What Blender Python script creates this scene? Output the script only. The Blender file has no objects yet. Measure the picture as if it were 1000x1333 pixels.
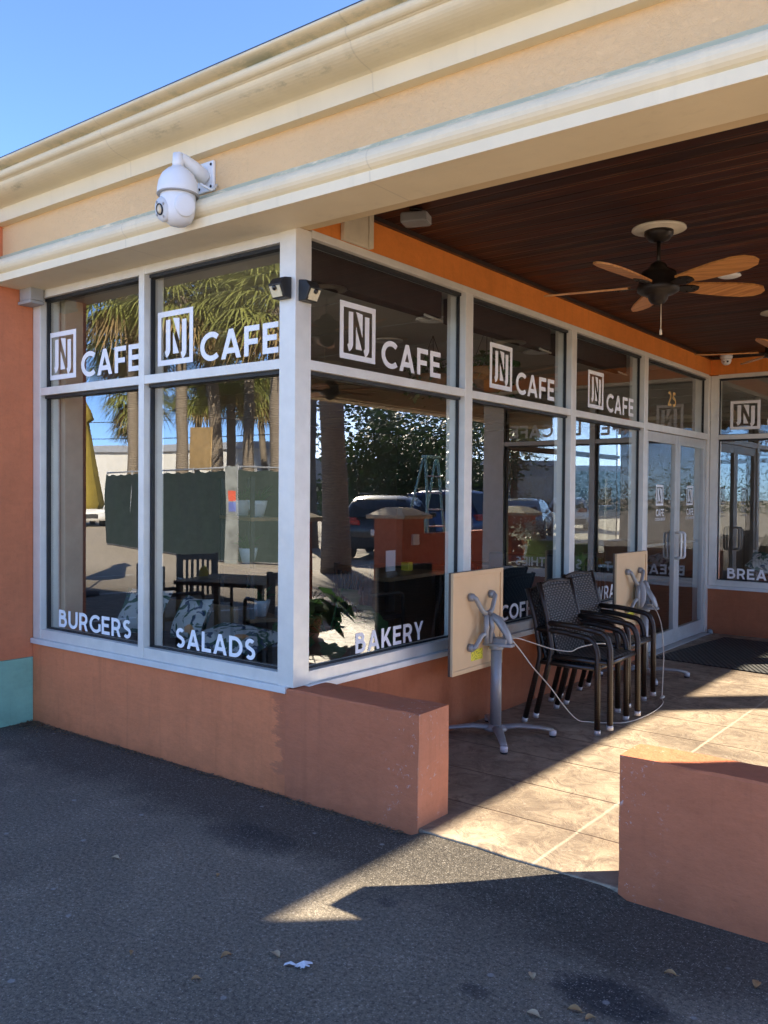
import bpy, math, random
from mathutils import Vector, Matrix, Quaternion
R = math.radians
PI = math.pi
rng = random.Random(7)
SC = bpy.context.scene
COL = SC.collection

# ------------------------------------------------------------------ helpers
class MB:
    """collects faces of one mesh"""
    def __init__(s):
        s.v = []; s.f = []; s.m = []; s.sm = []; s.uv = {}; s.xf = None
    def add(s, vs, fs, mat=0, smooth=False):
        b = len(s.v)
        if s.xf is not None:
            vs = [tuple(s.xf @ Vector(p)) for p in vs]
        s.v += [tuple(p) for p in vs]
        for f in fs:
            s.f.append([b + i for i in f]); s.m.append(mat); s.sm.append(smooth)
        return b
    def box(s, a, b, mat=0):
        x0, y0, z0 = [min(p, q) for p, q in zip(a, b)]; x1, y1, z1 = [max(p, q) for p, q in zip(a, b)]
        s.add([(x0,y0,z0),(x1,y0,z0),(x1,y1,z0),(x0,y1,z0),(x0,y0,z1),(x1,y0,z1),(x1,y1,z1),(x0,y1,z1)],
              [(0,3,2,1),(4,5,6,7),(0,1,5,4),(1,2,6,5),(2,3,7,6),(3,0,4,7)], mat)
        return s
    def quad(s, a, b, c, d, mat=0):
        s.add([a, b, c, d], [(0,1,2,3)], mat); return s
    def prism(s, poly, z0, z1, axis='z', mat=0, smooth=False):
        """poly of 2-D points extruded along axis"""
        n = len(poly)
        def P(p, h):
            return {'z': (p[0], p[1], h), 'x': (h, p[0], p[1]), 'y': (p[0], h, p[1])}[axis]
        vs = [P(p, z0) for p in poly] + [P(p, z1) for p in poly]
        fs = [tuple(range(n))[::-1], tuple(range(n, 2*n))] + [(i, (i+1) % n, n+(i+1) % n, n+i) for i in range(n)]
        b = s.add(vs, fs[:2], mat, False)
        for f in fs[2:]:
            s.f.append([b + i for i in f]); s.m.append(mat); s.sm.append(smooth)
        return s
    def tube(s, path, r, n=8, mat=0, caps=True, flat=1.0):
        """tube along points; r a number or a list"""
        P = [Vector(p) for p in path]; k = len(P)
        rr = r if isinstance(r, (list, tuple)) else [r]*k
        T = []
        for i in range(k):
            t = (P[min(i+1, k-1)] - P[max(i-1, 0)])
            T.append(t.normalized() if t.length > 1e-9 else Vector((0,0,1)))
        ref = Vector((0,0,1)) if abs(T[0].z) < .9 else Vector((1,0,0))
        u = T[0].cross(ref).normalized()
        vs = []
        for i in range(k):
            u = (u - T[i]*u.dot(T[i]))
            if u.length < 1e-6: u = T[i].orthogonal()
            u.normalize(); w = T[i].cross(u)
            for j in range(n):
                a = 2*PI*j/n
                vs.append(P[i] + (u*math.cos(a) + w*math.sin(a)*flat)*rr[i])
        fs = []
        for i in range(k-1):
            for j in range(n):
                fs.append((i*n+j, i*n+(j+1) % n, (i+1)*n+(j+1) % n, (i+1)*n+j))
        s.add(vs, fs, mat, n > 4)
        if caps:
            b = len(s.v) - len(vs)
            s.f.append([b+j for j in range(n)][::-1]); s.m.append(mat); s.sm.append(False)
            s.f.append([b+(k-1)*n+j for j in range(n)]); s.m.append(mat); s.sm.append(False)
        return s
    def lathe(s, prof, c=(0,0,0), n=20, mat=0, axis=(0,0,1), smooth=True):
        """prof of (radius, height) pairs turned about axis through c"""
        A = Vector(axis).normalized(); q = Vector((0,0,1)).rotation_difference(A); C0 = Vector(c)
        vs = []
        for r, h in prof:
            for j in range(n):
                a = 2*PI*j/n
                vs.append(C0 + q @ Vector((r*math.cos(a), r*math.sin(a), h)))
        fs = []
        for i in range(len(prof)-1):
            for j in range(n):
                fs.append((i*n+j, i*n+(j+1) % n, (i+1)*n+(j+1) % n, (i+1)*n+j))
        b = s.add(vs, fs, mat, smooth)
        for i, rev in ((0, True), (len(prof)-1, False)):
            if prof[i][0] > 1e-5:
                l = [b+i*n+j for j in range(n)]
                s.f.append(l[::-1] if rev else l); s.m.append(mat); s.sm.append(False)
        return s
    def build(s, name, mats, parent=None, bevel=0, loc=None, fix=True):
        me = bpy.data.meshes.new(name)
        me.from_pydata(s.v, [], s.f)
        if not isinstance(mats, (list, tuple)): mats = [mats]
        for m in mats: me.materials.append(m)
        me.polygons.foreach_set('material_index', s.m)
        me.polygons.foreach_set('use_smooth', s.sm)
        me.update()
        o = bpy.data.objects.new(name, me); COL.objects.link(o)
        if parent: o.parent = parent
        if loc: o.location = loc
        if bevel:
            bv = o.modifiers.new('bevel', 'BEVEL'); bv.width = bevel; bv.segments = 2
            bv.limit_method = 'ANGLE'; bv.angle_limit = R(35)
        return o

def tag(o, label=None, cat=None, group=None, kind=None):
    if label: o['label'] = label
    if cat: o['category'] = cat
    if group: o['group'] = group
    if kind: o['kind'] = kind
    return o
def empty(name, loc=(0,0,0), rz=0, label=None, cat=None, group=None):
    o = bpy.data.objects.new(name, None); COL.objects.link(o)
    o.location = loc; o.rotation_euler = (0,0,rz); o.empty_display_size = .1
    return tag(o, label, cat, group)
def dup(src, loc, rz=None, label=None, group=None, scale=None):
    r = src.copy(); COL.objects.link(r); r.location = loc
    if rz is not None: r.rotation_euler = (0,0,rz)
    if scale: r.scale = (scale,)*3
    if label: r['label'] = label
    if group: r['group'] = group
    for ch in list(src.children):
        c = ch.copy(); COL.objects.link(c); c.parent = r
        for g in ch.children:
            d = g.copy(); COL.objects.link(d); d.parent = c
    return r
def arc(cx, cy, r, a0, a1, n=8):
    return [(cx + r*math.cos(R(a0+(a1-a0)*i/n)), cy + r*math.sin(R(a0+(a1-a0)*i/n))) for i in range(n+1)]
def bend(pts, r=.05, n=4):
    """round the corners of a 3-D polyline"""
    P = [Vector(p) for p in pts]; out = [P[0]]
    for i in range(1, len(P)-1):
        a = (P[i-1]-P[i]); b = (P[i+1]-P[i]); d = min(r, a.length*.45, b.length*.45)
        p0 = P[i]+a.normalized()*d; p1 = P[i]+b.normalized()*d
        for k in range(n+1):
            t = k/n; out.append(p0*(1-t)**2 + P[i]*2*t*(1-t) + p1*t*t)
    return out + [P[-1]]

# ------------------------------------------------------------------ materials
class NT:
    def __init__(s, name):
        s.m = bpy.data.materials.new(name); s.m.use_nodes = True
        s.t = s.m.node_tree; s.b = s.t.nodes['Principled BSDF']; s.out = s.t.nodes['Material Output']
        s.geo = None
    def n(s, typ, **kw):
        x = s.t.nodes.new(typ)
        for k, v in kw.items(): setattr(x, k, v)
        return x
    def l(s, a, b): s.t.links.new(a, b)
    def coord(s, world=True):
        if s.geo is None:
            s.geo = s.n('ShaderNodeNewGeometry').outputs['Position'] if world else s.n('ShaderNodeTexCoord').outputs['Object']
        return s.geo
    def mapped(s, scale=(1,1,1), loc=(0,0,0), rot=(0,0,0)):
        mp = s.n('ShaderNodeMapping'); s.l(s.coord(), mp.inputs[0])
        mp.inputs['Scale'].default_value = scale; mp.inputs['Location'].default_value = loc; mp.inputs['Rotation'].default_value = rot
        return mp.outputs[0]
    def noise(s, scale, detail=4, rough=.55, vec=None, dist=0):
        x = s.n('ShaderNodeTexNoise'); x.inputs['Scale'].default_value = scale; x.inputs['Detail'].default_value = detail
        x.inputs['Roughness'].default_value = rough; x.inputs['Distortion'].default_value = dist
        s.l(vec or s.coord(), x.inputs['Vector']); return x.outputs['Fac']
    def ramp(s, fac, stops, interp='LINEAR'):
        x = s.n('ShaderNodeValToRGB'); x.color_ramp.interpolation = interp
        e = x.color_ramp.elements
        while len(e) < len(stops): e.new(.5)
        for el, (p, c) in zip(e, stops):
            el.position = p; el.color = (c, c, c, 1) if not isinstance(c, (tuple, list)) else (*c[:3], 1)
        s.l(fac, x.inputs[0]); return x.outputs[0]
    def math(s, op, a, b=None, c=None, clamp=False):
        x = s.n('ShaderNodeMath', operation=op, use_clamp=clamp)
        for i, v in enumerate((a, b, c)):
            if v is None: continue
            if isinstance(v, (int, float)): x.inputs[i].default_value = v
            else: s.l(v, x.inputs[i])
        return x.outputs[0]
    def mix(s, fac, a, b, blend='MIX'):
        x = s.n('ShaderNodeMix', data_type='RGBA', blend_type=blend)
        for i, v in ((0, fac), (6, a), (7, b)):
            if isinstance(v, (int, float)): x.inputs[i].default_value = v
            elif isinstance(v, (tuple, list)): x.inputs[i].default_value = (*v[:3], 1)
            else: s.l(v, x.inputs[i])
        return x.outputs[2]
    def bump(s, h, strength=.3, dist=.01, prev=None):
        x = s.n('ShaderNodeBump'); x.inputs['Strength'].default_value = strength; x.inputs['Distance'].default_value = dist
        s.l(h, x.inputs['Height'])
        if prev: s.l(prev, x.inputs['Normal'])
        return x.outputs[0]
    def sep(s, vec=None):
        x = s.n('ShaderNodeSeparateXYZ'); s.l(vec or s.coord(), x.inputs[0]); return x.outputs
    def step(s, v, a, b):
        """0 below a, 1 above b (swap to invert)"""
        x = s.n('ShaderNodeMapRange', clamp=True); s.l(v, x.inputs[0])
        x.inputs[1].default_value = min(a, b); x.inputs[2].default_value = max(a, b)
        x.inputs[3].default_value = 0 if a < b else 1; x.inputs[4].default_value = 1 if a < b else 0
        return x.outputs[0]
    def set(s, col=None, rough=None, normal=None, metal=None, spec=None):
        for nm, v in (('Base Color', col), ('Roughness', rough), ('Metallic', metal), ('Specular IOR Level', spec)):
            if v is None: continue
            if isinstance(v, (int, float)): s.b.inputs[nm].default_value = v
            elif isinstance(v, (tuple, list)): s.b.inputs[nm].default_value = (*v[:3], 1)
            else: s.l(v, s.b.inputs[nm])
        if normal: s.l(normal, s.b.inputs['Normal'])
        return s.m

def sc(c, k): return tuple(min(1, x*k) for x in c)
def plain(name, c, rough=.5, metal=0, var=.12, vs=6, bump=0, bs=60, bd=.004, obj=False, spec=None):
    t = NT(name)
    if obj: t.coord(False)
    f = t.noise(vs, 5, .6)
    col = t.ramp(f, [(.3, sc(c, 1-var)), (.7, sc(c, 1+var))])
    nr = t.bump(t.noise(bs, 4, .6), bump, bd) if bump else None
    rg = t.ramp(t.noise(vs*2.3, 3), [(.3, max(.02, rough-.06)), (.7, min(1, rough+.08))])
    return t.set(col, rg, nr, metal, spec)

def stucco_paint(name, c, patch=None, chips=0):
    t = NT(name)
    big = t.noise(1.3, 5, .65); fine = t.noise(38, 5, .7); mid = t.noise(7, 5, .6)
    col = t.mix(t.ramp(big, [(.35, 0), (.65, 1)]), sc(c, .9), sc(c, 1.08))
    col = t.mix(t.math('MULTIPLY', t.ramp(mid, [(.45, 0), (.75, 1)]), .35), col, sc(c, 1.28))
    col = t.mix(t.math('MULTIPLY', t.ramp(fine, [(.3, 1), (.5, 0)]), .18), col, sc(c, .6))
    # rain streaks and drips
    st = t.noise(1, 6, .6, t.mapped((16, 16, .9)))
    col = t.mix(t.math('MULTIPLY', t.ramp(st, [(.54, 0), (.70, 1)]), .38), col, sc(c, .72))
    x, y, z = t.sep()
    if patch:
        wob = t.math('MULTIPLY', t.math('SUBTRACT', t.noise(2.2, 6, .75, t.mapped((1, 1, 3.2))), .5), .55)
        m = t.step(t.math('ADD', x, wob), patch[1]-.015, patch[1]+.015)
        m2 = t.step(t.math('ADD', z, t.math('MULTIPLY', wob, .55)), .09, .13)
        col = t.mix(t.math('MULTIPLY', m, t.math('MULTIPLY_ADD', m2, .65, .35)), col, patch[0])
    # splash dirt near the foot
    d = t.math('MULTIPLY', t.step(t.math('ADD', z, t.math('MULTIPLY', mid, .12)), .2, .06), .45)
    col = t.mix(d, col, sc(c, .55))
    if chips:
        ch = t.math('MULTIPLY', t.step(t.noise(34, 6, .75, dist=.5), .60, .63), t.step(t.noise(5, 5, .7), .44, .54))
        ex = t.math('ABSOLUTE', t.math('SUBTRACT', x, chips)); ch = t.math('MULTIPLY', ch, t.step(ex, .24, .0))
        col = t.mix(t.math('MULTIPLY', ch, .8), col, (.62, .52, .48))
    br_ = t.noise(1, 5, .65, t.mapped((9, 9, 30), (2, 1, 0)))
    col = t.mix(t.math('MULTIPLY', t.ramp(br_, [(.4, 0), (.7, 1)]), .16), col, sc(c, 1.35))
    nr = t.bump(fine, .55, .005); nr = t.bump(t.math('ADD', t.noise(9, 5, .65), t.math('MULTIPLY', br_, .4)), .5, .012, nr)
    return t.set(col, .82, nr, spec=.25)

M = {}
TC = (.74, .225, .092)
M['terracotta'] = stucco_paint('terracotta_paint', TC, patch=((.52, .165, .078), -.12))
M['terracotta_dark'] = stucco_paint('touched_up_terracotta', (.52, .165, .078), chips=.78)
M['terracotta_dark2'] = stucco_paint('touched_up_terracotta_right', (.52, .165, .078), chips=1.80)
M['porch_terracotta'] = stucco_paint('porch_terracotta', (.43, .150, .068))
M['orange'] = stucco_paint('orange_band', (.72, .23, .045))
M['terracotta_end'] = stucco_paint('older_terracotta', (.62, .25, .135), chips=.8)
M['teal'] = stucco_paint('teal_paint', (.29, .52, .38))
M['neighbour'] = stucco_paint('neighbour_terracotta', (.68, .22, .10))

def mk_frieze():
    t = NT('frieze_stucco'); c = (.80, .55, .30)
    h = t.noise(30, 6, .72, dist=.9); big = t.noise(1.1, 4)
    col = t.ramp(big, [(.3, sc(c, .94)), (.7, sc(c, 1.05))])
    col = t.mix(t.math('MULTIPLY', t.ramp(h, [(.30, 1), (.44, 0)]), .22), col, sc(c, .66))
    nr = t.bump(t.ramp(h, [(.36, 0), (.62, 1)]), .55, .007)
    return t.set(col, .85, nr, spec=.2)
M['frieze'] = mk_frieze()
def mk_moulding(name, c, stains):
    """painted moulding with green-grey mildew along given heights"""
    t = NT(name); x, y, z = t.sep()
    big = t.noise(2, 5, .6)
    col = t.ramp(big, [(.3, sc(c, .92)), (.7, sc(c, 1.04))])
    for z0, w, amt, cc, thr in stains:
        band = t.step(t.math('ABSOLUTE', t.math('SUBTRACT', z, z0)), w, w*.2)
        n1 = t.noise(2.6, 7, .72, t.mapped((1, 1, 5), (z0*9, 0, 0)))
        n2 = t.noise(26, 4, .7, t.mapped((.6, 1, 1), (0, z0, 0)))
        m = t.math('MULTIPLY', band, t.step(t.math('MULTIPLY_ADD', n2, .3, n1), thr, thr+.14))
        col = t.mix(t.math('MULTIPLY', m, amt), col, cc)
    st = t.noise(1, 5, .6, t.mapped((14, 14, 1.2)))
    col = t.mix(t.math('MULTIPLY', t.ramp(st, [(.58, 0), (.75, 1)]), .22), col, sc(c, .7))
    cr = t.n('ShaderNodeTexWave', wave_type='BANDS', bands_direction='X'); cr.inputs['Scale'].default_value = .18
    cr.inputs['Distortion'].default_value = .25; cr.inputs['Detail'].default_value = 3; cr.inputs['Detail Scale'].default_value = 4
    t.l(t.mapped((1, 1, 1), (1.02, 0, 0)), cr.inputs['Vector'])
    col = t.mix(t.math('MULTIPLY', t.step(cr.outputs['Fac'], .0001, .0), .18), col, (.22, .17, .12))
    nr = t.bump(t.noise(24, 4, .6), .16, .006)
    return t.set(col, .62, nr, spec=.35)
CR = (.80, .68, .46)
GR = (.30, .34, .25)
M['cornice'] = mk_moulding('cornice_paint', CR, [(3.594, .022, .7, GR, .62), (3.497, .016, .75, (.34, .31, .2), .69), (3.53, .05, .25, (.55, .5, .36), .58), (3.625, .02, .35, (.45, .42, .3), .6)])
M['lip'] = mk_moulding('lower_moulding_paint', (.88, .75, .52), [(3.165, .05, .8, (.36, .42, .31), .50), (3.10, .05, .35, (.55, .53, .42), .55)])
M['soffit'] = plain('soffit_paint', (.70, .53, .31), .8, 0, .06, 2, .15, 40, .004)
M['roof_edge'] = plain('roof_membrane', (.05, .05, .055), .8, bump=.3)

def mk_planks():
    t = NT('stained_plank_ceiling'); x, y, z = t.sep()
    pw = .12
    row = t.math('FLOOR', t.math('DIVIDE', y, pw)); fr = t.math('FRACT', t.math('DIVIDE', y, pw))
    wn = t.n('ShaderNodeTexWhiteNoise', noise_dimensions='1D'); t.l(row, wn.inputs['W'])
    g = t.noise(1, 7, .7, t.mapped((1.2, 26, 1)))
    c1 = t.mix(t.ramp(g, [(.3, 0), (.7, 1)]), (.016, .0035, .0018), (.105, .024, .009))
    col = t.mix(t.math('MULTIPLY', wn.outputs['Value'], .85), c1, (.012, .003, .0018))
    # worn streaks where the stain has gone
    wr = t.noise(1, 6, .75, t.mapped((.9, 34, 1), (3, 0, 0)))
    col = t.mix(t.math('MULTIPLY', t.ramp(wr, [(.58, 0), (.72, 1)]), .7), col, (.24, .095, .042))
    seam = t.math('MINIMUM', fr, t.math('SUBTRACT', 1, fr))
    sm = t.step(seam, .09, .03)
    edge = t.math('MULTIPLY', t.math('MULTIPLY', t.step(seam, .20, .08), t.step(t.noise(.8, 4, .6, t.mapped((1, 9, 1))), .42, .58)), .85)
    col = t.mix(edge, col, (.21, .08, .036))
    col = t.mix(sm, col, (.004, .002, .0015))
    nr = t.bump(t.math('ADD', t.math('MULTIPLY', sm, -1), t.math('MULTIPLY', g, .15)), .6, .012)
    return t.set(col, t.ramp(g, [(.3, .42), (.7, .6)]), nr, spec=.18)
M['planks'] = mk_planks()

M['alu'] = plain('anodised_aluminium', (.78, .745, .67), .42, .2, .06, 9, .06, 90, .002)
M['alu_grey'] = plain('door_aluminium', (.56, .55, .51), .42, .25, .06, 9)
M['alu_dull'] = plain('dull_aluminium', (.46, .47, .46), .5, .4, .1, 12)
M['gasket'] = plain('black_gasket', (.012, .012, .013), .5)
M['sill'] = plain('sill_flashing', (.76, .75, .71), .45, .15, .08, 8, .1, 50, .002)
def mk_glass(name, r0, tint, top=.9):
    t = NT(name); t.t.nodes.remove(t.b)
    lw = t.n('ShaderNodeLayerWeight'); lw.inputs['Blend'].default_value = .5
    p = t.math('POWER', lw.outputs['Facing'], 4.0)
    fac = t.math('MULTIPLY_ADD', p, top - r0, r0)
    # slow waviness of real panes
    nz = t.noise(1.1, 2, .5); nr = t.bump(nz, .018, .05)
    tr = t.n('ShaderNodeBsdfTransparent'); tr.inputs[0].default_value = (*tint, 1)
    gl = t.n('ShaderNodeBsdfGlossy'); gl.inputs['Roughness'].default_value = 0; gl.inputs['Color'].default_value = (.96, .98, 1, 1)
    t.l(nr, gl.inputs['Normal'])
    mx = t.n('ShaderNodeMixShader'); t.l(fac, mx.inputs[0]); t.l(tr.outputs[0], mx.inputs[1]); t.l(gl.outputs[0], mx.inputs[2])
    t.l(mx.outputs[0], t.out.inputs[0]); return t.m
M['glass'] = mk_glass('window_glass', .175, (.90, .93, .91))
M['vinyl'] = plain('white_vinyl', (.95, .94, .93), .5, 0, .03, 5)
M['gold'] = plain('gold_number', (.80, .50, .16), .4, .2)

def mk_asphalt():
    t = NT('asphalt'); x, y, z = t.sep()
    big = t.noise(.55, 6, .62); mid = t.noise(4, 6, .7); fine = t.noise(150, 3, .7)
    col = t.ramp(big, [(.3, (.100, .084, .064)), (.7, (.185, .156, .118))])
    col = t.mix(t.math('MULTIPLY', t.ramp(mid, [(.52, 0), (.75, 1)]), .5), col, (.27, .228, .17))
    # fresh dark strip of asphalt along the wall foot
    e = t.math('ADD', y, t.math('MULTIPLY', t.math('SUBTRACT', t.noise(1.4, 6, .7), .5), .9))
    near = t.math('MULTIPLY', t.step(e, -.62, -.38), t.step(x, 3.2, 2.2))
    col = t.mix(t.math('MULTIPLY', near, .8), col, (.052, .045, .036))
    # far lot painted paler for its sunlit look and to bounce warm light
    d = t.math('MINIMUM', t.step(y, -4.6, -8.0), 1); d = t.math('MAXIMUM', d, t.step(x, 6.4, 8.5))
    col = t.mix(t.math('MULTIPLY', d, .75), col, (.50, .43, .34))
    for cx, cy, rx, ry, k in STAINS:
        dx = t.math('DIVIDE', t.math('SUBTRACT', x, cx), rx); dy = t.math('DIVIDE', t.math('SUBTRACT', y, cy), ry)
        dd = t.math('ADD', t.math('MULTIPLY', dx, dx), t.math('MULTIPLY', dy, dy))
        dd = t.math('ADD', dd, t.math('MULTIPLY', t.math('SUBTRACT', t.noise(7, 6, .75), .5), 1.7))
        col = t.mix(t.math('MULTIPLY', t.step(dd, 1.0, .35), k), col, (.026, .026, .028))
    # aggregate
    v = t.n('ShaderNodeTexVoronoi'); v.inputs['Scale'].default_value = 150; t.l(t.coord(), v.inputs['Vector'])
    hs = t.n('ShaderNodeSeparateColor'); t.l(v.outputs['Color'], hs.inputs[0])
    stone = t.math('MULTIPLY', t.step(v.outputs['Distance'], .55, .2), t.step(hs.outputs[0], .62, .9))
    col = t.mix(t.math('MULTIPLY', stone, t.math('MULTIPLY_ADD', mid, .6, .2)), col, (.42, .38, .32))
    gr_ = t.noise(62, 6, .85); col = t.mix(1, col, t.ramp(gr_, [(.36, .42), (.64, 1.85)]), 'MULTIPLY')
    pit = t.step(fine, .44, .36); col = t.mix(t.math('MULTIPLY', pit, .55), col, (.03, .03, .031))
    v2 = t.n('ShaderNodeTexVoronoi'); v2.inputs['Scale'].default_value = 11; t.l(t.coord(), v2.inputs['Vector'])
    hs2 = t.n('ShaderNodeSeparateColor'); t.l(v2.outputs['Color'], hs2.inputs[0])
    sp = t.math('MULTIPLY', t.step(v2.outputs['Distance'], .16, .10), t.step(hs2.outputs[1], .9, .93))
    col = t.mix(t.math('MULTIPLY', sp, .55), col, (.36, .36, .35))
    nr = t.bump(v.outputs['Distance'], .3, .004); nr = t.bump(fine, .4, .004, nr)
    return t.set(col, .88, nr, spec=.3)
STAINS = [(2.06, -.70, .24, .13, .85), (.22, -.50, .30, .16, .6), (1.69, -.93, .06, .045, .6), (1.10, -.62, .05, .04, .5)]
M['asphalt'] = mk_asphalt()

def mk_patio():
    t = NT('stamped_concrete'); x, y, z = t.sep()
    big = t.noise(1.6, 6, .65, dist=.8); mid = t.noise(6.5, 7, .7, dist=1.6); fine = t.noise(60, 4, .6)
    c = t.ramp(big, [(.32, (.17, .130, .094)), (.5, (.30, .236, .168)), (.68, (.43, .345, .245))])
    c = t.mix(t.math('MULTIPLY', t.ramp(mid, [(.46, 0), (.62, 1)]), .7), c, (.135, .096, .070))
    c = t.mix(t.math('MULTIPLY', t.ramp(t.noise(11, 6, .7, dist=2.4), [(.57, 0), (.7, 1)]), .5), c, (.47, .40, .315))
    def joint(v, period, off, w):
        f = t.math('FRACT', t.math('DIVIDE', t.math('ADD', v, off), period))
        return t.step(t.math('MULTIPLY', t.math('MINIMUM', f, t.math('SUBTRACT', 1, f)), period), w*1.8, w*.5)
    wob = t.math('MULTIPLY', t.math('SUBTRACT', t.noise(5, 4), .5), .03)
    jy = joint(t.math('ADD', y, t.math('MULTIPLY', wob, .5)), .474, -.42+.474, .0055)
    jx = joint(t.math('ADD', x, t.math('MULTIPLY', wob, .4)), 1.86, -1.415+1.86, .0065)
    c = t.mix(t.math('MULTIPLY', jy, .8), c, (.10, .065, .045))
    c = t.mix(t.math('MULTIPLY', jx, .8), c, (.47, .40, .30))
    d = t.noise(1, 5, .7, t.mapped((2.2, .8, 1), (4, 2, 0)))
    c = t.mix(t.math('MULTIPLY', t.ramp(d, [(.5, 0), (.75, 1)]), .5), c, (.14, .108, .085))
    nr = t.bump(t.math('ADD', mid, t.math('MULTIPLY', jy, -.6)), .5, .014); nr = t.bump(fine, .2, .004, nr)
    return t.set(c, t.ramp(mid, [(.3, .5), (.7, .72)]), nr, spec=.35)
M['patio'] = mk_patio()
M['patio_edge'] = plain('patio_edge_concrete', (.30, .27, .25), .85, 0, .2, 5, .4, 60)

def mk_wicker():
    t = NT('woven_resin'); tc = t.n('ShaderNodeUVMap')
    mp = t.n('ShaderNodeMapping'); t.l(tc.outputs[0], mp.inputs[0]); mp.inputs['Rotation'].default_value = (0, 0, R(0)); mp.inputs['Scale'].default_value = (1/.026, 1/.017, 1)
    ck = t.n('ShaderNodeTexChecker'); ck.inputs['Scale'].default_value = 1; t.l(mp.outputs[0], ck.inputs[0])
    x, y, z = t.sep(mp.outputs[0])
    fx = t.math('ABSOLUTE', t.math('SUBTRACT', t.math('FRACT', x), .5)); fy = t.math('ABSOLUTE', t.math('SUBTRACT', t.math('FRACT', y), .5))
    hump = t.math('MULTIPLY', t.step(fx, .5, .25), t.step(fy, .5, .2))
    up = t.math('MULTIPLY', ck.outputs['Fac'], hump)
    n = t.noise(1, 2, .5, tc.outputs[0])
    col = t.mix(hump, (.002, .0017, .0014), (.009, .0065, .005)); col = t.mix(up, col, (.175, .145, .128))  # pale strand tops are sheen highlights painted into the colour
    return t.set(col, .36, t.bump(t.math('MULTIPLY_ADD', ck.outputs['Fac'], .6, hump), .8, .005), spec=.4)
M['wicker'] = mk_wicker()
def mk_wrap():
    t = NT('wrapped_resin'); t.coord(False)
    w = t.n('ShaderNodeTexWave', wave_type='BANDS', bands_direction='Z'); w.inputs['Scale'].default_value = 26; w.inputs['Distortion'].default_value = .6
    t.l(t.coord(), w.inputs['Vector'])
    n = t.noise(30, 4)
    col = t.mix(n, (.011, .007, .005), (.034, .021, .014))
    return t.set(col, .36, t.bump(w.outputs['Fac'], .35, .003), spec=.5)
M['wrap'] = mk_wrap()
M['foot'] = plain('chair_foot_cap', (.60, .59, .56), .4, .3)
M['grey_metal'] = plain('grey_powder_coat', (.30, .305, .305), .42, .25, .1, 12, .08, 80, .002)
M['grey_plastic'] = plain('grey_plastic', (.36, .355, .35), .5)
M['black_rubber'] = plain('black_rubber', (.018, .018, .019), .7, bump=.3, bs=90)
M['board'] = plain('table_underside', (.72, .50, .27), .55, 0, .05, 4)
M['board_edge'] = plain('table_edge', (.55, .37, .19), .5)
M['table_top_dark'] = plain('table_laminate', (.10, .065, .045), .4)
def mk_sticker():
    t = NT('yellow_sticker'); t.coord(False)
    n = t.noise(90, 3, .7); return t.set(t.mix(t.step(n, .54, .58), (.82, .74, .05), (.18, .18, .04)), .5)
M['sticker'] = mk_sticker()
M['cable'] = plain('coated_cable', (.66, .61, .50), .45)
M['white_plastic'] = plain('white_plastic', (.80, .81, .83), .4, 0, .03)
M['white_warm'] = plain('white_medallion', (.70, .64, .52), .5)
M['lens'] = plain('camera_lens', (.75, .58, .36), .15)
M['dark_lens'] = plain('dark_lens', (.01, .01, .012), .1)
M['black_plastic'] = plain('black_plastic', (.014, .014, .015), .45)
M['led_panel'] = plain('led_panel', (.78, .68, .45), .35, 0, .1, 60)
M['bronze'] = plain('oil_rubbed_bronze', (.020, .014, .011), .42, .5)
def mk_blade():
    t = NT('fan_blade_wood'); t.coord(False)
    g = t.noise(1, 6, .65, t.mapped((3, 40, 10)))
    col = t.ramp(g, [(.3, (.28, .10, .024)), (.55, (.54, .235, .065)), (.75, (.66, .33, .11))])
    return t.set(col, .38, None, spec=.4)
M['blade'] = mk_blade()
MATD = (.875, .484)
def mk_mat():
    t = NT('ribbed_rubber'); x, y, z = t.sep()
    d = t.math('ADD', t.math('MULTIPLY', x, MATD[0]), t.math('MULTIPLY', y, MATD[1]))
    f = t.math('FRACT', t.math('DIVIDE', d, .042)); w = t.step(t.math('ABSOLUTE', t.math('SUBTRACT', f, .5)), .34, .16)
    n = t.noise(3, 5)
    col = t.mix(n, (.030, .029, .028), (.060, .056, .052)); col = t.mix(w, (.008, .008, .008), col)
    return t.set(col, .7, t.bump(w, .9, .012))
M['mat'] = mk_mat()
M['leaf_dry'] = plain('dry_leaf', (.36, .21, .09), .7, 0, .25, 40)
M['leaf_pale'] = plain('pale_dry_leaf', (.48, .36, .22), .7, 0, .2, 40)
M['paper'] = plain('paper_scrap', (.82, .85, .90), .6)
M['litter'] = plain('leaf_crumbs', (.17, .11, .06), .9, 0, .5, 60)
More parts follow.
